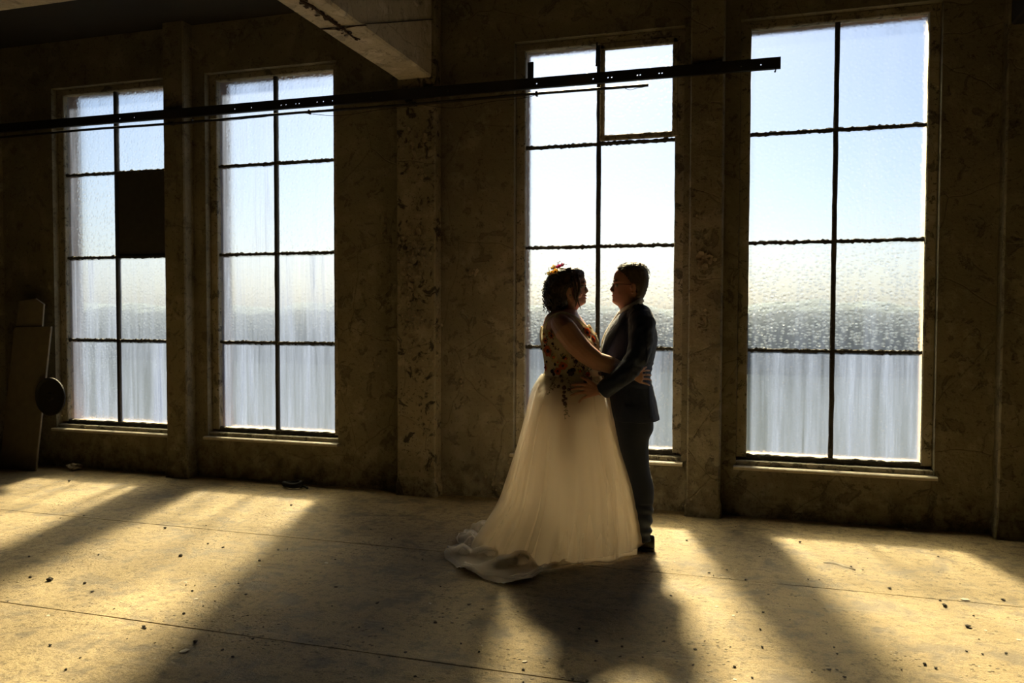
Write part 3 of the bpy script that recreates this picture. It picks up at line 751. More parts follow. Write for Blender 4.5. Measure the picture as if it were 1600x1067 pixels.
# ---- bride
bm = bmesh.new()
B_HEAD = [(419.5, 884, 896, .018), (422, 872, 904, .045), (427, 864, 909.5, .061), (434, 859, 913.5, .069), (440, 857, 915.6, .072), (445, 857, 915.4, .073), (448, 858, 913.6, .073), (453, 859, 914.2, .072), (458, 861, 914.8, .071), (463, 865, 914.0, .069), (467, 868, 914.8, .064), (471, 872, 915.8, .057), (474.5, 875, 914.0, .048), (478, 876, 908, .044), (482, 874, 903, .050), (490, 868, 901, .060), (500, 864, 900, .07)]
loft(bm, rings_of(dense(B_HEAD, 3), 0, 40, 1, .28))
tube(bm, [L(913, 446), L(915.6, 450.5), L(917.6, 454.6), L(914.8, 456.8)], [.006, .0075, .0098, .0095], 10)
for s in (-1, 1):
    ball(bm, L(904, 459, s * .042), .024, (1, .8, 1)); ball(bm, L(915.6, 456.8, s * .009), .0065)
    e = L(888, 455, s * .074); tube(bm, [e + Vector((.010 * math.cos(a), 0, .024 * math.sin(a))) for a in [i * .5 - .6 for i in range(10)]], .005, 6); ball(bm, e, .012, (.8, .5, 1.7))
ball(bm, L(911, 471.5), .019, (1, 1.2, .9))
tube(bm, [L(912.5, 441.5, -.042), L(915.0, 441.5, 0), L(912.5, 441.5, .042)], .006, 8)
tube(bm, [L(911, 466.5, -.022), L(914.3, 465.6, -.010), L(914.8, 466, 0), L(914.3, 465.6, .010), L(911, 466.5, .022)], .0048, 8)
tube(bm, [L(911.5, 461.5, -.024), L(914.6, 461.6, -.010), L(915.2, 461.8, 0), L(914.6, 461.6, .010), L(911.5, 461.5, .024)], .0045, 8)
B_TORSO = [(484, 864, 901, .070), (489, 858, 903, .115), (494, 853.5, 907, .165), (502, 850, 913, .190), (512, 847.5, 920, .195), (525, 846.5, 928, .190), (540, 848, 931, .185), (560, 852, 932, .180), (580, 854, 932, .175), (600, 848, 934, .195), (625, 848, 934, .20), (650, 856, 926, .19)]
loft(bm, rings_of(dense(B_TORSO, 3), -.02, 40))
for s in (-1, 1):
    tube(bm, [L(888, 635, s * .085 - .02), L(886, 700, s * .085 - .02), L(888, 760, s * .08 - .02), L(884, 800, s * .08 - .02), L(884, 840, s * .08 - .02)], [.095, .085, .058, .055, .036], 14)
    h = L(884, 850, s * .08 - .02); tube(bm, [Vector((h.x - .03, h.y, .04)), Vector((h.x + .08, h.y, .035)), Vector((h.x + .16, h.y, .02))], [.034, .034, .018], 10)
arm_b = [L(876, 506, -.165), L(884, 516, -.205), L(898, 535, -.225), L(914, 551, -.235), L(933, 564.5, -.24), L(955, 570.5, -.232), L(974, 579, -.205), L(987, 587, -.182)]
tube(bm, arm_b, [.062, .072, .070, .064, .056, .052, .040, .027], 18)
w = L(987, 587.5, -.182)
hand(bm, w, [L(1001, 580.5, -.188), L(1003, 586, -.190), L(1003, 591.5, -.188), L(1001, 597, -.182)], [L(1010, 578.5, -.152), L(1012.5, 585, -.152), L(1013, 592, -.150), L(1010.5, 599.5, -.150)], [L(1015, 579, -.112), L(1017.5, 586.5, -.105), L(1017.5, 594, -.105), L(1015, 602, -.112)], [w.lerp(L(1001, 578, -.18), .4), L(999, 578.5, -.200), L(1005, 575, -.182), L(1010, 573.5, -.155)], .0072, .0108)
arm_f = [Vector((p.x, -p.y - .04, p.z)) for p in arm_b]
tube(bm, arm_f, [.062, .072, .070, .064, .056, .052, .040, .027], 14)
w = arm_f[-1]
hand(bm, w, [w + Vector((.055, .008, .025 - .02 * i)) for i in range(4)], [w + Vector((.092, -.03, .030 - .024 * i)) for i in range(4)], [w + Vector((.110, -.075, .028 - .026 * i)) for i in range(4)], [w + Vector((.02, 0, .02)), w + Vector((.05, .012, .04)), w + Vector((.075, -.01, .055)), w + Vector((.09, -.04, .055))])
bride = person('bride', 'bride in glasses wearing a floral-bodiced tulle gown, facing and holding the groom', fuse(bm, .0040, 4, .5), M['skin_b'], Vector((L(888, 860).x, -.02, 0)))

# features
for s in (-1, 1):
    bm = bmesh.new(); ball(bm, L(909.5, 447.5, s * .029), .0115, sub=3); wear(bride, bride, 'eye', bm, M['eye'])
    bm = bmesh.new(); tube(bm, [L(908, 441, s * .050), L(913.2, 439.6, s * .034), L(915.2, 440.5, s * .016)], [.0015, .003, .002], 6); wear(bride, bride, 'eyebrow', bm, M['hair_b'])
bm = bmesh.new()
tube(bm, [L(912, 466.4, -.020), L(915.2, 465.7, -.009), L(915.8, 466, 0), L(915.2, 465.7, .009), L(912, 466.4, .020)], .0038, 8)
tube(bm, [L(912.4, 461.9, -.022), L(915.5, 462.0, -.010), L(916.1, 462.2, 0), L(915.5, 462.0, .010), L(912.4, 461.9, .022)], .0036, 8); wear(bride, bride, 'lips', bm, M['lip'])

def spectacles(root, mirror, u_front, v_eye, u_ear, v_ear, h, wd, rimr, mrim):
    g = empty('spectacles', (0, 0, 0), root)
    for s in (-1, 1):
        bm = bmesh.new(); c = L(u_front, v_eye, s * .034); n = 18
        pts = [c + Vector((-mirror * .006 * abs(math.cos(2 * math.pi * k / n)), wd * math.copysign(abs(math.cos(2 * math.pi * k / n)) ** .7, math.cos(2 * math.pi * k / n)), h * math.copysign(abs(math.sin(2 * math.pi * k / n)) ** .7, math.sin(2 * math.pi * k / n)))) for k in range(n + 1)]
        tube(bm, pts, rimr, 6); wear(g, root, 'rim', bm, mrim)
        bm = bmesh.new(); f = [bm.verts.new(p) for p in pts[:-1]]; bm.faces.new(f); wear(g, root, 'lens', bm, M['lens'], False)
        bm = bmesh.new(); a = c + Vector((0, s * wd, h * .55)); b = L(u_ear, v_ear, s * .078)
        tube(bm, [a, a + Vector((-mirror * .008, s * .012, 0)), b, b + Vector((-mirror * .015, 0, -.015))], rimr * .95, 6); wear(g, root, 'temple', bm, mrim)
    bm = bmesh.new(); c = L(u_front, v_eye, 0); tube(bm, [c + Vector((0, -.034 + wd, h * .2)), c + Vector((mirror * .004, 0, h * .45)), c + Vector((0, .034 - wd, h * .2))], rimr, 6); wear(g, root, 'bridge', bm, mrim)
    return g
spectacles(bride, 1, 916.2, 449.5, 888, 447.5, .021, .026, .0019, M['rim'])

# hair: a full bob with loose curls
B_HAIR = [(417.5, 881, 899, .022), (420, 869, 906, .052), (426, 859, 911.5, .074), (434, 855, 913, .084), (442, 852, 909.5, .090), (450, 850, 904, .094), (460, 849.5, 898, .096), (470, 850, 894, .095), (478, 852, 890, .090), (484, 856, 886, .076), (487, 862, 881, .05)]
bm = bmesh.new(); RB = rings_of(dense(B_HAIR, 5), 0, 64, 1, .20); loft(bm, RB)
for v in bm.verts:
    p = v.co; dsp = .006 * noise.noise(Vector((p.x * 42, p.y * 42, p.z * 20))) + .004 * noise.noise(p * 120); c = L(878, 455); v.co = p + (p - c).normalized() * dsp
rnd = random.Random(4)
def curl(bm, a, ln, rad, turns, thick, drift):
    n = int(14 * turns) + 8; pts = []; ph = rnd.uniform(0, 6.28)
    for i in range(n + 1):
        t = i / n; q = rad * (1 - .35 * t)
        pts.append(a + drift * t + Vector((q * math.cos(ph + turns * 6.283 * t), q * math.sin(ph + turns * 6.283 * t), -ln * t)))
    tube(bm, pts, [thick * (1 - .6 * i / n) for i in range(n + 1)], 5)
for i in range(150):
    k = rnd.randrange(6, len(RB) - 10); ring = RB[k]; q = rnd.randrange(64)
    ang = 2 * math.pi * q / 64
    if math.cos(ang) > .45: continue
    p = ring[q]; c = L(878, 455); out = (p - c).normalized()
    curl(bm, p + out * .001, rnd.uniform(.03, .075), rnd.uniform(.005, .011), rnd.uniform(.8, 2.2), rnd.uniform(.0025, .0045), out * rnd.uniform(0, .008))
for (u, v, dd, ln, rr, tn) in [(858, 433, 0, .07, .010, 2), (852, 442, -.02, .09, .010, 2.2), (849, 452, 0, .07, .010, 2), (850, 462, .02, .07, .010, 2), (855, 432, .03, .09, .009, 2), (853, 440, -.05, .08, .01, 2), (850, 455, -.05, .08, .009, 2), (861, 428, -.03, .06, .01, 1.6), (896, 440, -.086, .11, .007, 1.2), (903, 446, .062, .13, .006, 1.4), (900, 440, .075, .12, .007, 1.2)]:
    curl(bm, L(u, v, dd), ln, rr, tn, .0042, Vector((rnd.uniform(-.005, .01), 0, 0)))
for path, th in (([(902, 430, -.060), (905, 444, -.074), (904.5, 456, -.076), (902, 466, -.070), (905, 476, -.060), (908, 484, -.055)], [.008, .0095, .0085, .006, .0035, .001]), ([(896, 434, -.078), (899, 450, -.084), (898.5, 462, -.080), (900.5, 472, -.070), (899, 480, -.066)], [.009, .010, .008, .005, .001])):
    pp = smooth_path([tuple(L(*q)) for q in path], 5); tt = smooth_path([(x,) for x in th], 5); tube(bm, pp, [max(.0006, x[0]) for x in tt], 8)
for i in range(46):                                                # swept-back strands over the crown
    a = rnd.uniform(-1, 1); f0 = L(rnd.uniform(900, 911), 425 + 9 * abs(a), a * .06); f1 = L(rnd.uniform(862, 880), rnd.uniform(422, 436), a * .075)
    m_ = (f0 + f1) / 2 + Vector((0, a * .012, .014 + .012 * (1 - a * a)))
    pts = [(Vector(p)) for p in smooth_path([tuple(f0), tuple(m_), tuple(f1)], 6)]
    tube(bm, pts, [.0022 + .0012 * math.sin(math.pi * i_ / (len(pts) - 1)) for i_ in range(len(pts))], 5)
wear(bride, bride, 'hair', bm, M['hair_b'])

def blossom(c, nrm, r, petals, mp, mc, root, par, name, cup=.35, seed=0, centre=.30):
    """A small flower: petals round a raised centre, its face turned to nrm."""
    x, y = ring_frame(nrm); q = random.Random(seed); bm = bmesh.new(); nrm = nrm.normalized()
    for k in range(petals):
        a = 6.283 * k / petals + q.uniform(-.12, .12); dr = x * math.cos(a) + y * math.sin(a); sd = nrm.cross(dr); rr = r * q.uniform(.85, 1.1); wd = rr * 2.4 / petals
        P = [(0.05, 0), (.35, .8), (.7, 1.05), (.95, .55), (1.0, 0)]
        left = [bm.verts.new(c + dr * rr * t + sd * wd * s_ + nrm * (rr * cup * t * t + .0012)) for t, s_ in P]
        right = [bm.verts.new(c + dr * rr * t - sd * wd * s_ + nrm * (rr * cup * t * t + .0012)) for t, s_ in P[1:-1]]
        ridge = [bm.verts.new(c + dr * rr * t + nrm * (rr * (cup * t * t - .10) + .002)) for t, s_ in P[1:-1]]
        for i in range(3):
            l0, l1 = left[i], left[i + 1]; r0 = ridge[i - 1] if i else left[0]; r1 = ridge[i]
            if i == 0: bm.faces.new((left[0], ridge[0], left[1])); bm.faces.new((left[0], right[0], ridge[0]))
            else: bm.faces.new((left[i], ridge[i - 1], ridge[i], left[i + 1])); bm.faces.new((ridge[i - 1], right[i - 1], right[i], ridge[i]))
        bm.faces.new((left[3], ridge[2], left[4])); bm.faces.new((ridge[2], right[2], left[4]))
    bmesh.ops.solidify(bm, geom=bm.faces[:], thickness=.0008)
    for f in bm.faces: f.material_index = 0
    n0 = len(bm.faces); ball(bm, c + nrm * .003, r * centre, (1, 1, 1), 1); bm.faces.ensure_lookup_table()
    for f in bm.faces[n0:]: f.material_index = 1
    o = wear(par, root, name, bm, mp, False); o.data.materials.append(mc); return o
def sprig(c, nrm, up, ln, n, m, root, par, name, seed, leafr=.009):
    """A thin stem with leaves lying on the cloth."""
    q = random.Random(seed); nrm = nrm.normalized(); up = (up - nrm * up.dot(nrm)).normalized(); sd = nrm.cross(up); bm = bmesh.new()
    st = [c + up * ln * t + sd * .012 * math.sin(3 * t + seed) + nrm * .003 for t in [i / 8 for i in range(9)]]
    tube(bm, st, .0012, 5)
    for k in range(n):
        t = (k + .5) / n; p = c + up * ln * t + sd * .012 * math.sin(3 * t + seed) + nrm * .003; s_ = 1 if k % 2 else -1
        dr = (up * .6 + sd * s_).normalized(); wd = nrm.cross(dr); r = leafr * q.uniform(.7, 1.2)
        f = [bm.verts.new(p + dr * r * a + wd * r * .5 * b + nrm * .001) for a, b in ((0, 0), (.6, .7), (1.2, .6), (2, 0), (1.2, -.6), (.6, -.7))]
        bm.faces.new(f)
    return wear(par, root, name, bm, m, False)
for i, (u, v, dd, r, pet, mp, mc) in enumerate([(874, 417.5, -.045, .021, 6, 'pink', 'yellow'), (868, 425, -.062, .024, 6, 'yellow', 'orange'), (860.5, 428, -.045, .021, 5, 'cream', 'pink'), (866, 419, .01, .022, 6, 'cream', 'yellow'), (879, 415, .02, .017, 5, 'pink', 'cream')]):
    blossom(L(u, v, dd), Vector((-.35, -.65, .6)), r, pet, M[mp], M[mc], bride, bride, 'hair_flower', .45, i)
for i, (u, v, dd, up, ln) in enumerate([(874, 417, -.01, (.05, -.2, 1), .035), (878, 417, -.01, (.7, -.2, .7), .03), (860, 427, -.02, (-.8, -.1, .8), .03), (858, 430, -.02, (-1, 0, .1), .025)]):
    sprig(L(u, v, dd), Vector((-.2, -1, .2)), Vector(up), ln, 5, M['cream' if i % 2 == 0 else 'leaf'], bride, bride, 'hair_sprig', i, .006)
e = L(891, 461.5, -.080); bm = bmesh.new(); ball(bm, e, .0055); wear(bride, bride, 'earring', bm, M['silver'])
# ring on her hand
bm = bmesh.new(); p = L(1009, 584.5, -.167); tube(bm, [p + Vector((.0, math.cos(a) * .010, math.sin(a) * .010)) for a in [i * .5236 for i in range(13)]], .0017, 6); ball(bm, p + Vector((.002, -.011, .0)), .0032); wear(bride, bride, 'finger_ring', bm, M['silver'])

# gown: bodice
off = 1.6
B_BOD = [(509, 845.5, 921.5, .200), (516, 844, 927, .203), (524, 843.2, 932, .203), (533, 844, 935.8, .200), (542, 846, 936.5, .195), (552, 848, 936.5, .191), (565, 850, 936.5, .187), (580, 850.6, 938, .185), (590, 846, 941, .192), (598, 841, 943.5, .202)]
bm = bmesh.new(); rr = rings_of(dense(B_BOD, 5), -.02, 72)
for k, ring in enumerate(rr[:6]):                                    # dipped under the arms, higher at front and back
    for q in range(72):
        a = 2 * math.pi * q / 72; ring[q].z -= (.045 * abs(math.sin(a)) ** 2) * (1 - k / 6) - .012 * max(0, math.cos(a)) * (1 - k / 6)
loft(bm, rr, False); bmesh.ops.solidify(bm, geom=bm.faces[:], thickness=.004)
bodice = wear(bride, bride, 'bodice', bm, M['bodice'])
for s in (-1, 1):
    bm = bmesh.new(); pts = smooth_path([tuple(L(851, 516, -.02 + s * .10)), tuple(L(856, 503, -.02 + s * .115)), tuple(L(866, 493, -.02 + s * .125)), tuple(L(880, 489.5, -.02 + s * .125)), tuple(L(896, 496, -.02 + s * .118)), tuple(L(910, 507, -.02 + s * .105)), tuple(L(917, 514, -.02 + s * .10))], 5)
    tube(bm, pts, .013, 8, True); wear(bodice, bride, 'strap', bm, M['bodice'])

# gown: skirt and train
CX, CD = L(893, 850).x, -.05
SK = [(585, 849.5, 940, .187), (598, 840.5, 944, .215), (606, 836, 946.5, .230), (622, 831, 949.5, .250), (645, 826, 954, .272), (675, 818.5, 961, .295), (700, 812, 968, .312), (750, 797, 984, .340), (800, 781, 996, .362), (830, 771, 1002, .375), (852, 764, 1005, .380)]
SKT = []
for v, a, b, wd in SK:
    pa, pb = L(a, v, -.03), L(b, v, -.03); SKT.append((-pa.z, (pa.x + pb.x) / 2, (pb.x - pa.x) / 2, wd))
HEM = [(-180, .74), (-170, .68), (-161, .79), (-145, .81), (-129, .845), (-118, .82), (-105, .82), (-100, .67), (-95, .50), (-86, .40), (-70, .385), (-45, .40), (-20, .425), (0, .435), (30, .43), (60, .42), (90, .44), (120, .55), (147, .68), (162, .74), (180, .74)]
def skirt(seed, off, hem_scale, folds, amp, nth=300, nt=64, lift=0.0, floor_only=False):
    rnd_ = random.Random(seed); ph = [rnd_.uniform(0, 6.28) for _ in range(8)]; bm = bmesh.new(); rows = []
    ztop = -SKT[0][0]
    for i in range(nt + 1):
        row = []
        for k in range(nth):
            th = -math.pi + 2 * math.pi * k / nth; deg = math.degrees(th)
            R = lerp_table(HEM, deg)[0] * hem_scale + .018 * noise.noise((math.cos(th) * 5, math.sin(th) * 5, seed))
            z_end = .018 + lift; t = i / nt
            # length along the fall: first down the cone, then out over the floor
            c0, a0, b0 = lerp_table(SKT, -.03)
            cone_r = 1 / math.sqrt((math.cos(th) / a0) ** 2 + (math.sin(th) / b0) ** 2)
            px0 = Vector((c0 + cone_r * math.cos(th), CD + .02 + cone_r * math.sin(th)))
            rc = (px0 - Vector((CX, CD))).length
            extra = max(0, R - rc); tot = ztop + extra; s_ = t * tot
            tc = min(1.0, s_ / ztop); z = ztop * (1 - tc)
            c, a, b = lerp_table(SKT, -z); f = tc ** 1.3
            rip = sum(math.cos(n_ * th + ph[j] + .5 * math.sin(3 * tc + ph[j])) * w_ for j, (n_, w_) in enumerate(folds)) + .5 * noise.noise((math.cos(th) * 9, math.sin(th) * 9, tc * 1.5 + seed))
            r = 1 / math.sqrt((math.cos(th) / a) ** 2 + (math.sin(th) / b) ** 2) + off + amp * f * rip
            x, y = c + r * math.cos(th), CD + .02 + r * math.sin(th)
            if extra > 0:
                bl = max(0, min(1, (tc - .68) / .32)); bl = bl * bl * (3 - 2 * bl)
                ex_ = max(0, s_ - ztop) * max(0, extra - .11 * min(1, extra / .25)) / max(extra, 1e-4)
                sweep = .11 * bl * min(1, extra / .25)
                x += math.cos(th) * (ex_ + sweep); y += math.sin(th) * (ex_ + sweep)
                q = ex_ / max(extra, 1e-4) if extra > .03 else 0
                wr = .040 * noise.noise((x * 7, y * 7, 3)) + .030 * noise.noise((x * 16, y * 16, 6)) + .032 * math.cos(13 * th + 1.0 + 5 * q)
                z = max(z, z_end + off * .5 + max(0, .012 + wr) * min(1, extra / .15) * (1 if ex_ > 0 else bl) * (1 - .55 * q))
            else: z = max(z, .030 + lift + .02 * max(0, math.cos(th)) + .006 * rip)
            row.append(bm.verts.new((x, y, z)))
        rows.append(row)
    for a_, b_ in zip(rows, rows[1:]):
        for k in range(nth): bm.faces.new((a_[k], b_[k], b_[(k + 1) % nth], a_[(k + 1) % nth]))
    if floor_only: bmesh.ops.delete(bm, geom=[v for v in bm.verts if v.co.z > .085 or (v.co.x - CX) ** 2 + (v.co.y - CD) ** 2 < .54 ** 2 or -98 < math.degrees(math.atan2(v.co.y - CD, v.co.x - CX)) < 135], context='VERTS')
    bmesh.ops.recalc_face_normals(bm, faces=bm.faces)
    return bm
sat = wear(bride, bride, 'satin_skirt', skirt(3, -.016, 1.0, [(7, .5), (11, .4)], .020), M['satin'])
wear(bride, bride, 'train_bounce_sheet', skirt(3, -.030, .985, [(7, .5), (11, .4)], .020, floor_only=True), M['bounce_cloth'])  # added white sheet hidden under the train to bounce light back through it
tul = wear(bride, bride, 'tulle_overskirt', skirt(8, .004, .955, [(9, .6), (14, .45), (23, .15)], .026), M['tulle'])
wear(bride, bride, 'tulle_overskirt', skirt(15, .018, .91, [(11, .55), (7, .4), (19, .25)], .030, lift=.006), M['tulle'])

# embroidery: blossoms, berries and sprays laid on the bodice and trailing on to the skirt
tb, ts = bvh_of(bodice, bride), bvh_of(tul, bride)
def on_gown(u, v, far=False):
    p = L(u, v, -1.0 if not far else 1.0); c = Vector((0, -DIST, EYE)); c = Vector(((c - ORG).dot(AX), (c - ORG).dot(DN), EYE))
    dr = (p - c).normalized()
    hits = [h for h in (tb.ray_cast(c, dr), ts.ray_cast(c, dr)) if h[0] is not None]
    if not hits: return None
    h = min(hits, key=lambda h: h[3]); n_ = h[1]
    if n_.dot(dr) > 0: n_ = -n_
    return h[0], n_
EM = [('orange', 857, 548, .040), ('orange', 853, 532, .022), ('orange', 859, 512, .026), ('orange', 880, 571.5, .028), ('orange', 853, 574, .026), ('orange', 917, 520, .030), ('orange', 926, 530, .022), ('orange', 872, 580, .026), ('orange', 862, 524, .022), ('cream', 859, 520, .022), ('cream', 866, 558, .030), ('cream', 884, 560, .030), ('cream', 872, 566, .022), ('cream', 906, 580, .026), ('cream', 921, 512, .020), ('cream', 930, 522, .018), ('cream', 851, 522, .020), ('cream', 849, 560, .020), ('orange', 918, 585, .018),
      ('plum', 892, 582, .024), ('plum', 881, 559, .014), ('plum', 899.5, 565, .014), ('plum', 868, 569, .012), ('plum', 863.5, 580, .016), ('plum', 896, 578, .014), ('plum', 862, 594, .014), ('plum', 866, 585, .012), ('plum', 873, 604, .012), ('plum', 881.5, 606, .016), ('plum', 881.5, 613, .012), ('plum', 881, 619, .012), ('plum', 884, 623, .011), ('plum', 880, 626, .011), ('plum', 883, 631, .014), ('plum', 889, 609, .012), ('plum', 878, 596, .011), ('plum', 876, 588, .010), ('plum', 839.5, 592, .012), ('plum', 845, 588, .010), ('plum', 864, 537, .010), ('plum', 855, 565, .010), ('plum', 911, 575, .012), ('plum', 923, 592, .012), ('plum', 914, 597, .012), ('plum', 935, 583, .012), ('plum', 852, 540, .010), ('plum', 847, 545, .009), ('plum', 920, 527, .010), ('plum', 929, 538, .011), ('plum', 912, 514, .010)]
for i, (k, u, v, r) in enumerate(EM):
    h = on_gown(u, v)
    if not h: continue
    blossom(h[0] + h[1] * .002, h[1], r, 6 if k != 'plum' else 7, M[k], M['plum' if k != 'cream' else 'orange'], bride, bodice, 'embroidered_flower' if k != 'plum' else 'embroidered_berry', .10 if k != 'plum' else .02, i, .32 if k != 'plum' else .75)
for i, (u, v, up, ln, n) in enumerate([(866, 598, (0, 0, -1), .05, 6), (868, 583, (.5, 0, 1), .06, 7), (883, 632, (.15, 0, -1), .09, 4), (895, 572, (1, 0, .3), .09, 9), (903, 574, (1, 0, -.3), .08, 8), (862, 560, (.3, 0, 1), .06, 6), (873, 548, (-.6, 0, 1), .06, 6), (856, 590, (-.5, 0, -1), .09, 8), (842, 596, (-.2, 0, -1), .08, 9), (846, 590, (-.6, 0, -.6), .06, 7), (880, 584, (.4, 0, -1), .10, 9), (870, 590, (-.3, 0, -1), .12, 9), (888, 590, (.1, 0, -1), .10, 8), (912, 590, (1, 0, -.2), .09, 8), (920, 578, (.5, 0, 1), .06, 6), (855, 540, (.1, 0, 1), .06, 7), (918, 532, (.6, 0, -1), .06, 6), (887, 640, (-.1, 0, -1), .04, 4), (863, 530, (.3, 0, 1), .05, 6), (930, 590, (.6, 0, -.5), .06, 6), (875, 556, (1, 0, -.2), .05, 6), (890, 553, (1, 0, -.8), .05, 6)]):
    h = on_gown(u, v)
    if h: sprig(h[0] + h[1] * .001, h[1], Vector(up), ln, n, M['leaf' if i % 3 else 'plum'], bride, bodice, 'embroidered_spray', i, .008)

# ---- groom
bm = bmesh.new()
G_HEAD = [(413.5, 985, 996, .018), (416, 975, 1002, .042), (420, 967, 1006.5, .058), (426, 961, 1010, .068), (433, 958.8, 1011.5, .073), (440, 958.2, 1011.5, .075), (444, 959.8, 1011, .075), (449, 959.2, 1010, .074), (455, 958.4, 1008, .072), (460, 957.6, 1005.5, .069), (464, 957.6, 1004, .066), (468, 956.8, 1003, .061), (472, 957.2, 1002, .054), (475.5, 961, 1001, .050), (479, 966, 1000.5, .053), (486, 969, 1002, .058), (496, 968, 1006, .066)]
loft(bm, rings_of(dense(G_HEAD, 3), 0, 40, -1, .25))
tube(bm, [L(960, 443.5), L(957.6, 448), L(954.9, 452.2), L(957.4, 454.6)], [.007, .0085, .0105, .0105], 10)
for s in (-1, 1):
    ball(bm, L(956.8, 454.6, s * .011), .0075); ball(bm, L(970, 459, s * .036), .022, (1, .7, 1.2))
    e = L(989.5, 451, s * .077); tube(bm, [e + Vector((.014 * math.cos(a), s * .006, .029 * math.sin(a) + .002)) for a in [i * .45 - 1.9 for i in range(12)]], .0052, 6); ball(bm, e, .015, (.8, .45, 1.7)); ball(bm, e + Vector((-.006, s * .004, -.024)), .008, (1, .7, 1.2))
ball(bm, L(961.2, 470), .020, (1, 1.3, .9))
tube(bm, [L(962, 440, -.045), L(959.4, 439.4, -.02), L(959.6, 440, 0), L(959.4, 439.4, .02), L(962, 440, .045)], .0075, 8)
tube(bm, [L(961, 464, -.024), L(957.8, 463.8, -.010), L(957.4, 464, 0), L(957.8, 463.8, .010), L(961, 464, .024)], .0048, 8)
tube(bm, [L(961, 459.6, -.024), L(958.0, 459.6, -.010), L(957.6, 459.4, 0), L(958.0, 459.6, .010), L(961, 459.6, .024)], .0044, 8)
G_TORSO = [(482, 974, 1003, .07), (490, 970, 1008, .14), (500, 963, 1014, .175), (520, 953, 1020, .18), (550, 948, 1018, .175), (580, 950, 1011, .17), (610, 960, 1014, .175), (645, 968, 1016, .17)]
loft(bm, rings_of(dense(G_TORSO, 3), .03, 32))
LEG_D = (-.055, .135)
for s, dd in zip((0, 12), LEG_D):
    tube(bm, [L(990 - s, 640, dd), L(990 - s, 700, dd), L(998 - s, 755, dd), L(1001 - s, 800, dd), L(1001 - s, 842, dd)], [.085, .075, .055, .050, .036], 12)
    h = L(1006 - s, 850, dd); tube(bm, [Vector((h.x, dd, .05)), Vector((h.x - .10, dd, .042)), Vector((h.x - .18, dd, .03))], [.034, .033, .022], 8)
arm_g = [L(1003, 497, -.165), L(1003, 520, -.215), L(1000, 545, -.250), L(989, 570, -.290), L(976, 584, -.302), L(960, 597, -.302), L(941, 611, -.275)]
tube(bm, arm_g, [.052, .052, .048, .042, .040, .036, .030], 14)
w = L(942, 611, -.274)
hand(bm, w, [L(919, 601, -.254), L(915.5, 606.5, -.252), L(915.5, 612.5, -.251), L(919.5, 618.5, -.252)], [L(905, 600, -.259), L(900, 606.5, -.259), L(902, 614, -.259), L(910, 622.5, -.260)], [L(893, 601.5, -.252), L(888.5, 609, -.252), L(892, 618, -.254), L(904.5, 628.5, -.260)], [w.lerp(L(928, 602, -.26), .3), L(927, 600.5, -.262), L(917, 593.5, -.264), L(908, 589, -.258)], .0090, .0125)
arm2 = [Vector((p.x, -p.y + .06, p.z)) for p in arm_g]
tube(bm, arm2, [.052, .052, .048, .042, .040, .036, .029], 12)
w = arm2[-1]
hand(bm, w, [w + Vector((-.095, -.015, .035 - .02 * i)) for i in range(4)], [w + Vector((-.14, -.025, .032 - .024 * i)) for i in range(4)], [w + Vector((-.175, -.045, .026 - .026 * i)) for i in range(4)], [w + Vector((-.03, 0, .02)), w + Vector((-.06, -.005, .05)), w + Vector((-.10, -.01, .07)), w + Vector((-.13, -.02, .08))], .0092, .013)
groom = person('groom', 'groom in glasses and a navy suit with one hand on the waist of the bride', fuse(bm, .0040, 4, .5), M['skin_g'], Vector((L(1000, 860).x, .03, 0)))
for s in (-1, 1):
    bm = bmesh.new(); ball(bm, L(963.4, 446, s * .030), .0115, sub=3); wear(groom, groom, 'eye', bm, M['eye'])
    bm = bmesh.new(); tube(bm, [L(964, 438.6, s * .050), L(959.5, 437.6, s * .034), L(958.6, 438.8, s * .016)], [.0015, .0035, .002], 6); wear(groom, groom, 'eyebrow', bm, M['hair_g'])
bm = bmesh.new(); tube(bm, [L(961, 461.8, -.021), L(957.0, 461.6, -.009), L(956.6, 461.7, 0), L(957.0, 461.6, .009), L(961, 461.8, .021)], .0036, 8); wear(groom, groom, 'lips', bm, M['lip'])
spectacles(groom, -1, 956.6, 446.0, 988, 444.5, .017, .026, .0017, M['rim'])

# short hair, longer on top, clipped at the sides
G_HAIR = [(411, 983, 999, .022), (413, 974, 1004, .048), (416.5, 967, 1008.5, .062), (421, 962.5, 1011.5, .071), (428, 960, 1013, .0760), (436, 961, 1013.6, .0775), (444, 963, 1013, .0775), (452, 963, 1011, .0755), (460, 963, 1008, .073), (466, 963, 1004.6, .066)]
RG = rings_of(dense(G_HAIR, 6), 0, 72, -1, .22); bm = bmesh.new(); V = []
for ring in RG: V.append([bm.verts.new(p) for p in ring])
def hair_here(p):
    u0 = p.x; x_front = lerp_table([(LZ(470), L(996, 0).x), (LZ(459), L(994, 459).x), (LZ(452), L(992, 450).x), (LZ(441.5), L(985, 440).x), (LZ(440.5), L(983, 440).x), (LZ(434), L(979, 434).x), (LZ(426), L(972, 426).x), (LZ(420), L(965, 420).x), (LZ(405), L(957, 410).x)], p.z)[0]
    return u0 > x_front + .004 * noise.noise(p * 90)
for a, b in zip(V, V[1:]):
    for k in range(72):
        f = (a[k], a[(k + 1) % 72], b[(k + 1) % 72], b[k])
        if hair_here(sum((v.co for v in f), Vector()) / 4): bm.faces.new(f)
bm.faces.new(V[0][::-1])
for v in [v for v in bm.verts if not v.link_faces]: bm.verts.remove(v)
for v in bm.verts: p = v.co; v.co = p + (p - L(985, 440)).normalized() * (.0025 * noise.noise(p * 160))
bmesh.ops.solidify(bm, geom=bm.faces[:], thickness=-.004)
rnd = random.Random(9); base_pts = [v.co.copy() for v in bm.verts]
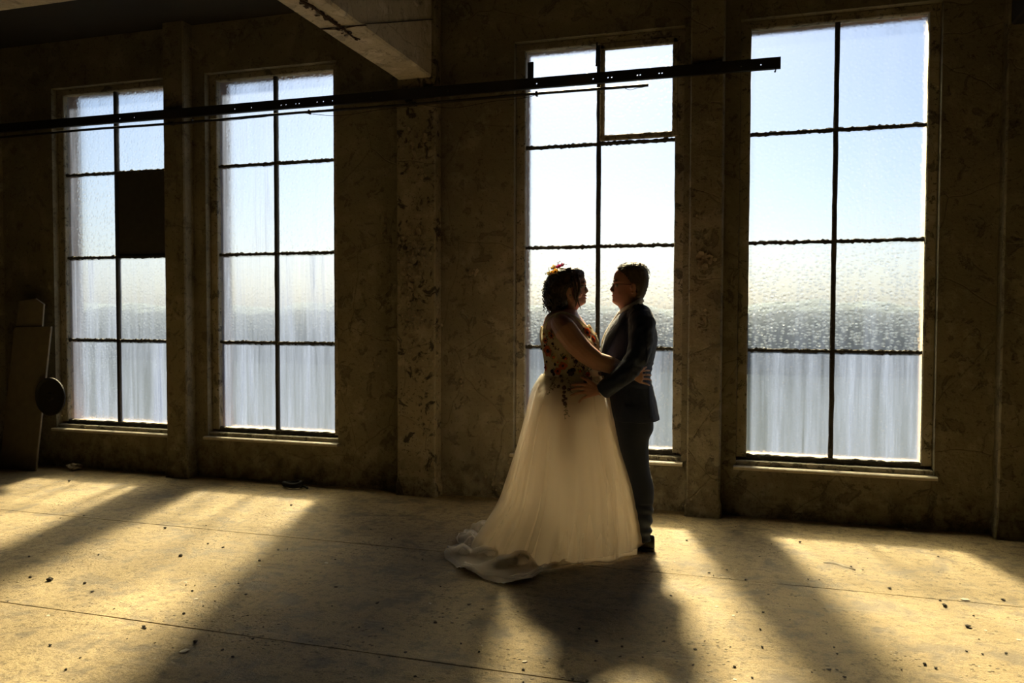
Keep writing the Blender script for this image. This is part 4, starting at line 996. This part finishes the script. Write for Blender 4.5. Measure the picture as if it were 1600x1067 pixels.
for i in range(420):
    p = rnd.choice(base_pts); n_ = (p - L(985, 442)).normalized(); top = p.z > LZ(428)
    ln = rnd.uniform(.014, .030) if top else rnd.uniform(.006, .012)
    fl_ = Vector((rnd.uniform(-.1, .9), rnd.uniform(-.5, .5), .12 if top else -.9)).normalized(); fl_ = (fl_ - n_ * fl_.dot(n_)).normalized(); d_ = (fl_ + n_ * (.16 if top else .05)).normalized()
    pts = [p - n_ * .001, p + d_ * ln * .5 + n_ * .002, p + d_ * ln - n_ * .001]
    tube(bm, pts, [.0016, .0015, .0006], 4, False)
wear(groom, groom, 'hair', bm, M['hair_g'])

# shirt
bm = bmesh.new(); n = 40; prof = []
for k in range(n):
    a = 2 * math.pi * k / n; t = (1 + math.cos(a)) / 2            # t = 1 at the nape, 0 at the throat
    ui = 971.0 + (1002.0 - 971.0) * t; vt = 483.5 + (463.5 - 483.5) * t; dd = .060 * math.sin(a); c = L(ui, vt, dd)
    out = Vector((math.cos(a), math.sin(a), 0)); prof.append((c + out * .004, c + out * .009 + Vector((0, 0, .001)), c + out * .018 + Vector((0, 0, -.030)), c + out * .006 + Vector((0, 0, -.040))))
rings = [[bm.verts.new(p[j]) for p in prof] for j in range(4)]
for a, b in zip(rings, rings[1:]):
    for k in range(n): bm.faces.new((a[k], a[(k + 1) % n], b[(k + 1) % n], b[k]))
bmesh.ops.recalc_face_normals(bm, faces=bm.faces); wear(groom, groom, 'shirt_collar', bm, M['shirt'])
bm = bmesh.new(); loft(bm, rings_of(dense([(486, 966.5, 985, .030), (496, 959.5, 980, .042), (508, 951.5, 975, .044), (520, 944.8, 970, .040), (534, 939.6, 965, .030), (545, 939.0, 960, .018)], 4), .02, 24)); wear(groom, groom, 'shirt_front', bm, M['shirt'])

# jacket
bm = bmesh.new()
G_JAC = [(473, 991, 1004, .052), (478, 981, 1007, .085), (483, 974.5, 1009.5, .125), (488, 969, 1012.5, .165), (495, 962.5, 1017.2, .195), (505, 954.8, 1022, .208), (516, 948, 1025.8, .210), (528, 943, 1027.2, .207), (540, 939.2, 1026.2, .202), (556, 937, 1023, .196), (572, 936, 1019, .186), (588, 937, 1016.6, .182), (600, 941, 1019.5, .184), (618, 946, 1023.5, .190), (638, 950, 1027.5, .196), (655, 954, 1030.5, .200)]
loft(bm, rings_of(dense(G_JAC, 4), .03, 48, 0, 0, 2.15))
slv = [L(1000, 494, -.135), L(1003, 505, -.185), L(1003, 522, -.218), L(1000.5, 543, -.250), L(994.5, 560, -.277), L(986.5, 573, -.292), L(976, 584, -.305), L(960, 597, -.305), L(941, 611.5, -.278)]
tube(bm, slv, [.075, .080, .078, .072, .067, .063, .060, .056, .050], 20, True)
slv2 = [Vector((p.x, -p.y + .06, p.z)) for p in slv]
tube(bm, slv2, [.075, .080, .076, .070, .066, .064, .060, .054, .047], 16, True)
jb = fuse(bm, .0058, 3, .5)
jb.normal_update()
for v in jb.verts:
    p = v.co; arm = p.y < -.19 or p.y > .25
    q = (.0075 if arm else .0036) * noise.noise(Vector((p.x * 16, p.y * 14, (p.z - .5 * p.x) * (26 if arm else 9)))) + .0016 * noise.noise(p * 46)
    if LZ(604) < p.z < LZ(566) and p.x > L(985, 580).x: q += .0022 * math.sin(p.z * 170 + p.x * 40)
    v.co = p + v.normal * q
# cut the cuffs square so that the hands come out of them
def cut_cuff(bm_, a, b):
    d_ = (b - a).normalized(); reach = [v for v in bm_.verts if (v.co - b).dot(d_) > -.002 and (v.co - b).length < .085]
    for v in reach: v.co -= d_ * max(0, (v.co - b).dot(d_) + .002)
cut_cuff(jb, slv[-2], slv[-1]); cut_cuff(jb, slv2[-2], slv2[-1])
jacket = wear(groom, groom, 'jacket', jb, M['suit'])
tj = bvh_of(jacket, groom)
def on_jacket(u, v, lift=.003):
    c = Vector((0, -DIST, EYE)); c = Vector(((c - ORG).dot(AX), (c - ORG).dot(DN), EYE)); dr = (L(u, v, 0) - c).normalized()
    h = tj.ray_cast(c, dr); return (h[0] + (h[1] if h[1].dot(dr) < 0 else -h[1]) * lift) if h[0] is not None else None
def patch(outer, inner, name, m, lift=.004, sub=5, across=6, th=.004):
    """A strip of cloth laid on the jacket between two outlines."""
    A_, B_ = smooth_path(outer, sub), smooth_path(inner, sub); bm = bmesh.new(); rows = []
    for a, b in zip(A_, B_):
        row = []
        for k in range(across + 1):
            t = k / across; p = on_jacket(a[0] + (b[0] - a[0]) * t, a[1] + (b[1] - a[1]) * t, lift)
            row.append(p)
        rows.append(row)
    V = [[bm.verts.new(p) if p is not None else None for p in r] for r in rows]
    for a, b in zip(V, V[1:]):
        for k in range(across):
            f = (a[k], a[k + 1], b[k + 1], b[k])
            if all(x is not None for x in f) and max((f[0].co - f[2].co).length, (f[1].co - f[3].co).length) < .06: bm.faces.new(f)
    for v in [v for v in bm.verts if not v.link_faces]: bm.verts.remove(v)
    if bm.faces: bmesh.ops.solidify(bm, geom=bm.faces[:], thickness=th)
    return wear(jacket, groom, name, bm, m)
patch([(1001, 474), (989, 487), (975, 502), (966, 516), (957, 534), (949, 554)], [(992, 479), (978, 490), (965.5, 504), (956, 518), (949, 534), (945, 552)], 'lapel', M['lapel'], .005, 10, 8)
patch([(1006, 481), (1003, 484), (994, 487)], [(1003.4, 470), (1000, 472), (989, 479)], 'collar', M['lapel'], .006)
patch([(1006, 515), (1010, 555), (1008, 566)], [(1007, 515), (1011.4, 555), (1009.4, 566)], 'sleeve_seam', M['lapel'], .002, 6, 2, .002)
patch([(975, 629), (985, 632), (996, 634)], [(975, 634), (985, 637), (996, 639)], 'pocket_flap', M['lapel'], .003)
patch([(1013, 600), (1014, 625), (1015, 654)], [(1016, 600), (1018, 625), (1020, 654)], 'vent_edge', M['lapel'], .004)
for u, v in ((955.5, 617), (957.5, 615.5), (959.5, 614), (961.8, 612.2)):
    p = on_jacket(u, v, .002)
    if p is not None:
        bm = bmesh.new(); bmesh.ops.create_cone(bm, cap_ends=True, segments=12, radius1=.0042, radius2=.0034, depth=.004, matrix=Matrix.Translation(p) @ Matrix.Rotation(math.radians(70), 4, 'X')); wear(jacket, groom, 'cuff_button', bm, M['silver'], False)
# shirt cuff
for a, b in ((slv[-2], slv[-1]), (slv2[-2], slv2[-1])):
    bm = bmesh.new(); d_ = (b - a).normalized(); tube(bm, [b - d_ * .02, b + d_ * .007], [.036, .035], 18, False); wear(groom, groom, 'shirt_cuff', bm, M['shirt'])

# trousers and shoes
bm = bmesh.new()
LEG = [(636, 958, 1020, .105), (655, 958, 1021, .104), (671, 960, 1021, .102), (684, 962, 1014.5, .098), (700, 964, 1013.5, .094), (735, 974, 1016.8, .086), (762, 980, 1021.5, .080), (790, 983, 1020.5, .075), (812, 984, 1019, .071), (822, 984, 1017.5, .069), (829, 985, 1018.8, .070), (837, 985, 1017, .067), (843, 984, 1018, .069)]
for sft, dd in zip((0, 12), LEG_D):
    loft(bm, rings_of(dense([(v, a - sft, b - sft, w_) for v, a, b, w_ in LEG], 3), dd, 30))
loft(bm, rings_of(dense([(612, 960, 1014, .165), (640, 964, 1019, .180), (665, 966, 1018, .170)], 3), .04, 30))
tb_ = fuse(bm, .0062, 3, .5); tb_.normal_update()
for v in tb_.verts:
    p = v.co; q = .005 * noise.noise(Vector((p.x * 9, p.y * 9, p.z * 7)))
    if p.z < .30: q += .0045 * math.sin(p.z * 95 + p.x * 25 + 2 * noise.noise(p * 9))
    v.co = p + v.normal * q
wear(groom, groom, 'trousers', tb_, M['suit2'])
for sft, dd in zip((0, 12), LEG_D):
    hx = L(1022.5 - sft, 858, dd).x; bm = bmesh.new(); rows = []
    S = [(0, .020, .086, .026), (.012, .030, .095, .033), (.05, .034, .098, .036), (.09, .034, .092, .036), (.13, .036, .070, .039), (.17, .041, .056, .044), (.22, .042, .047, .044), (.26, .034, .040, .036), (.285, .016, .030, .02)]
    for x, wd, ht, _ in smooth_path(S, 4):
        ring = []
        for k in range(20):
            a = 2 * math.pi * k / 20; cs, sn = math.cos(a), math.sin(a)
            ring.append(Vector((hx - x, dd + wd * math.copysign(abs(cs) ** .8, cs), .026 + max(0, sn) * (ht - .026) + min(0, sn) * .012)))
        rows.append(ring)
    loft(bm, rows); shoe = wear(groom, groom, 'shoe', bm, M['shoe'])
    bm = bmesh.new(); rows = []
    for x, wd, ht, _ in smooth_path(S, 4):
        z1 = .018; z0 = .001 if (x < .075 or .12 < x < .25) else .006
        rows.append([Vector((hx - x, dd + q * (wd + .003), z)) for q, z in ((-1, z0), (1, z0), (1, z1), (-1, z1))])
    loft(bm, rows); wear(shoe, groom, 'sole', bm, M['shoe'], False)
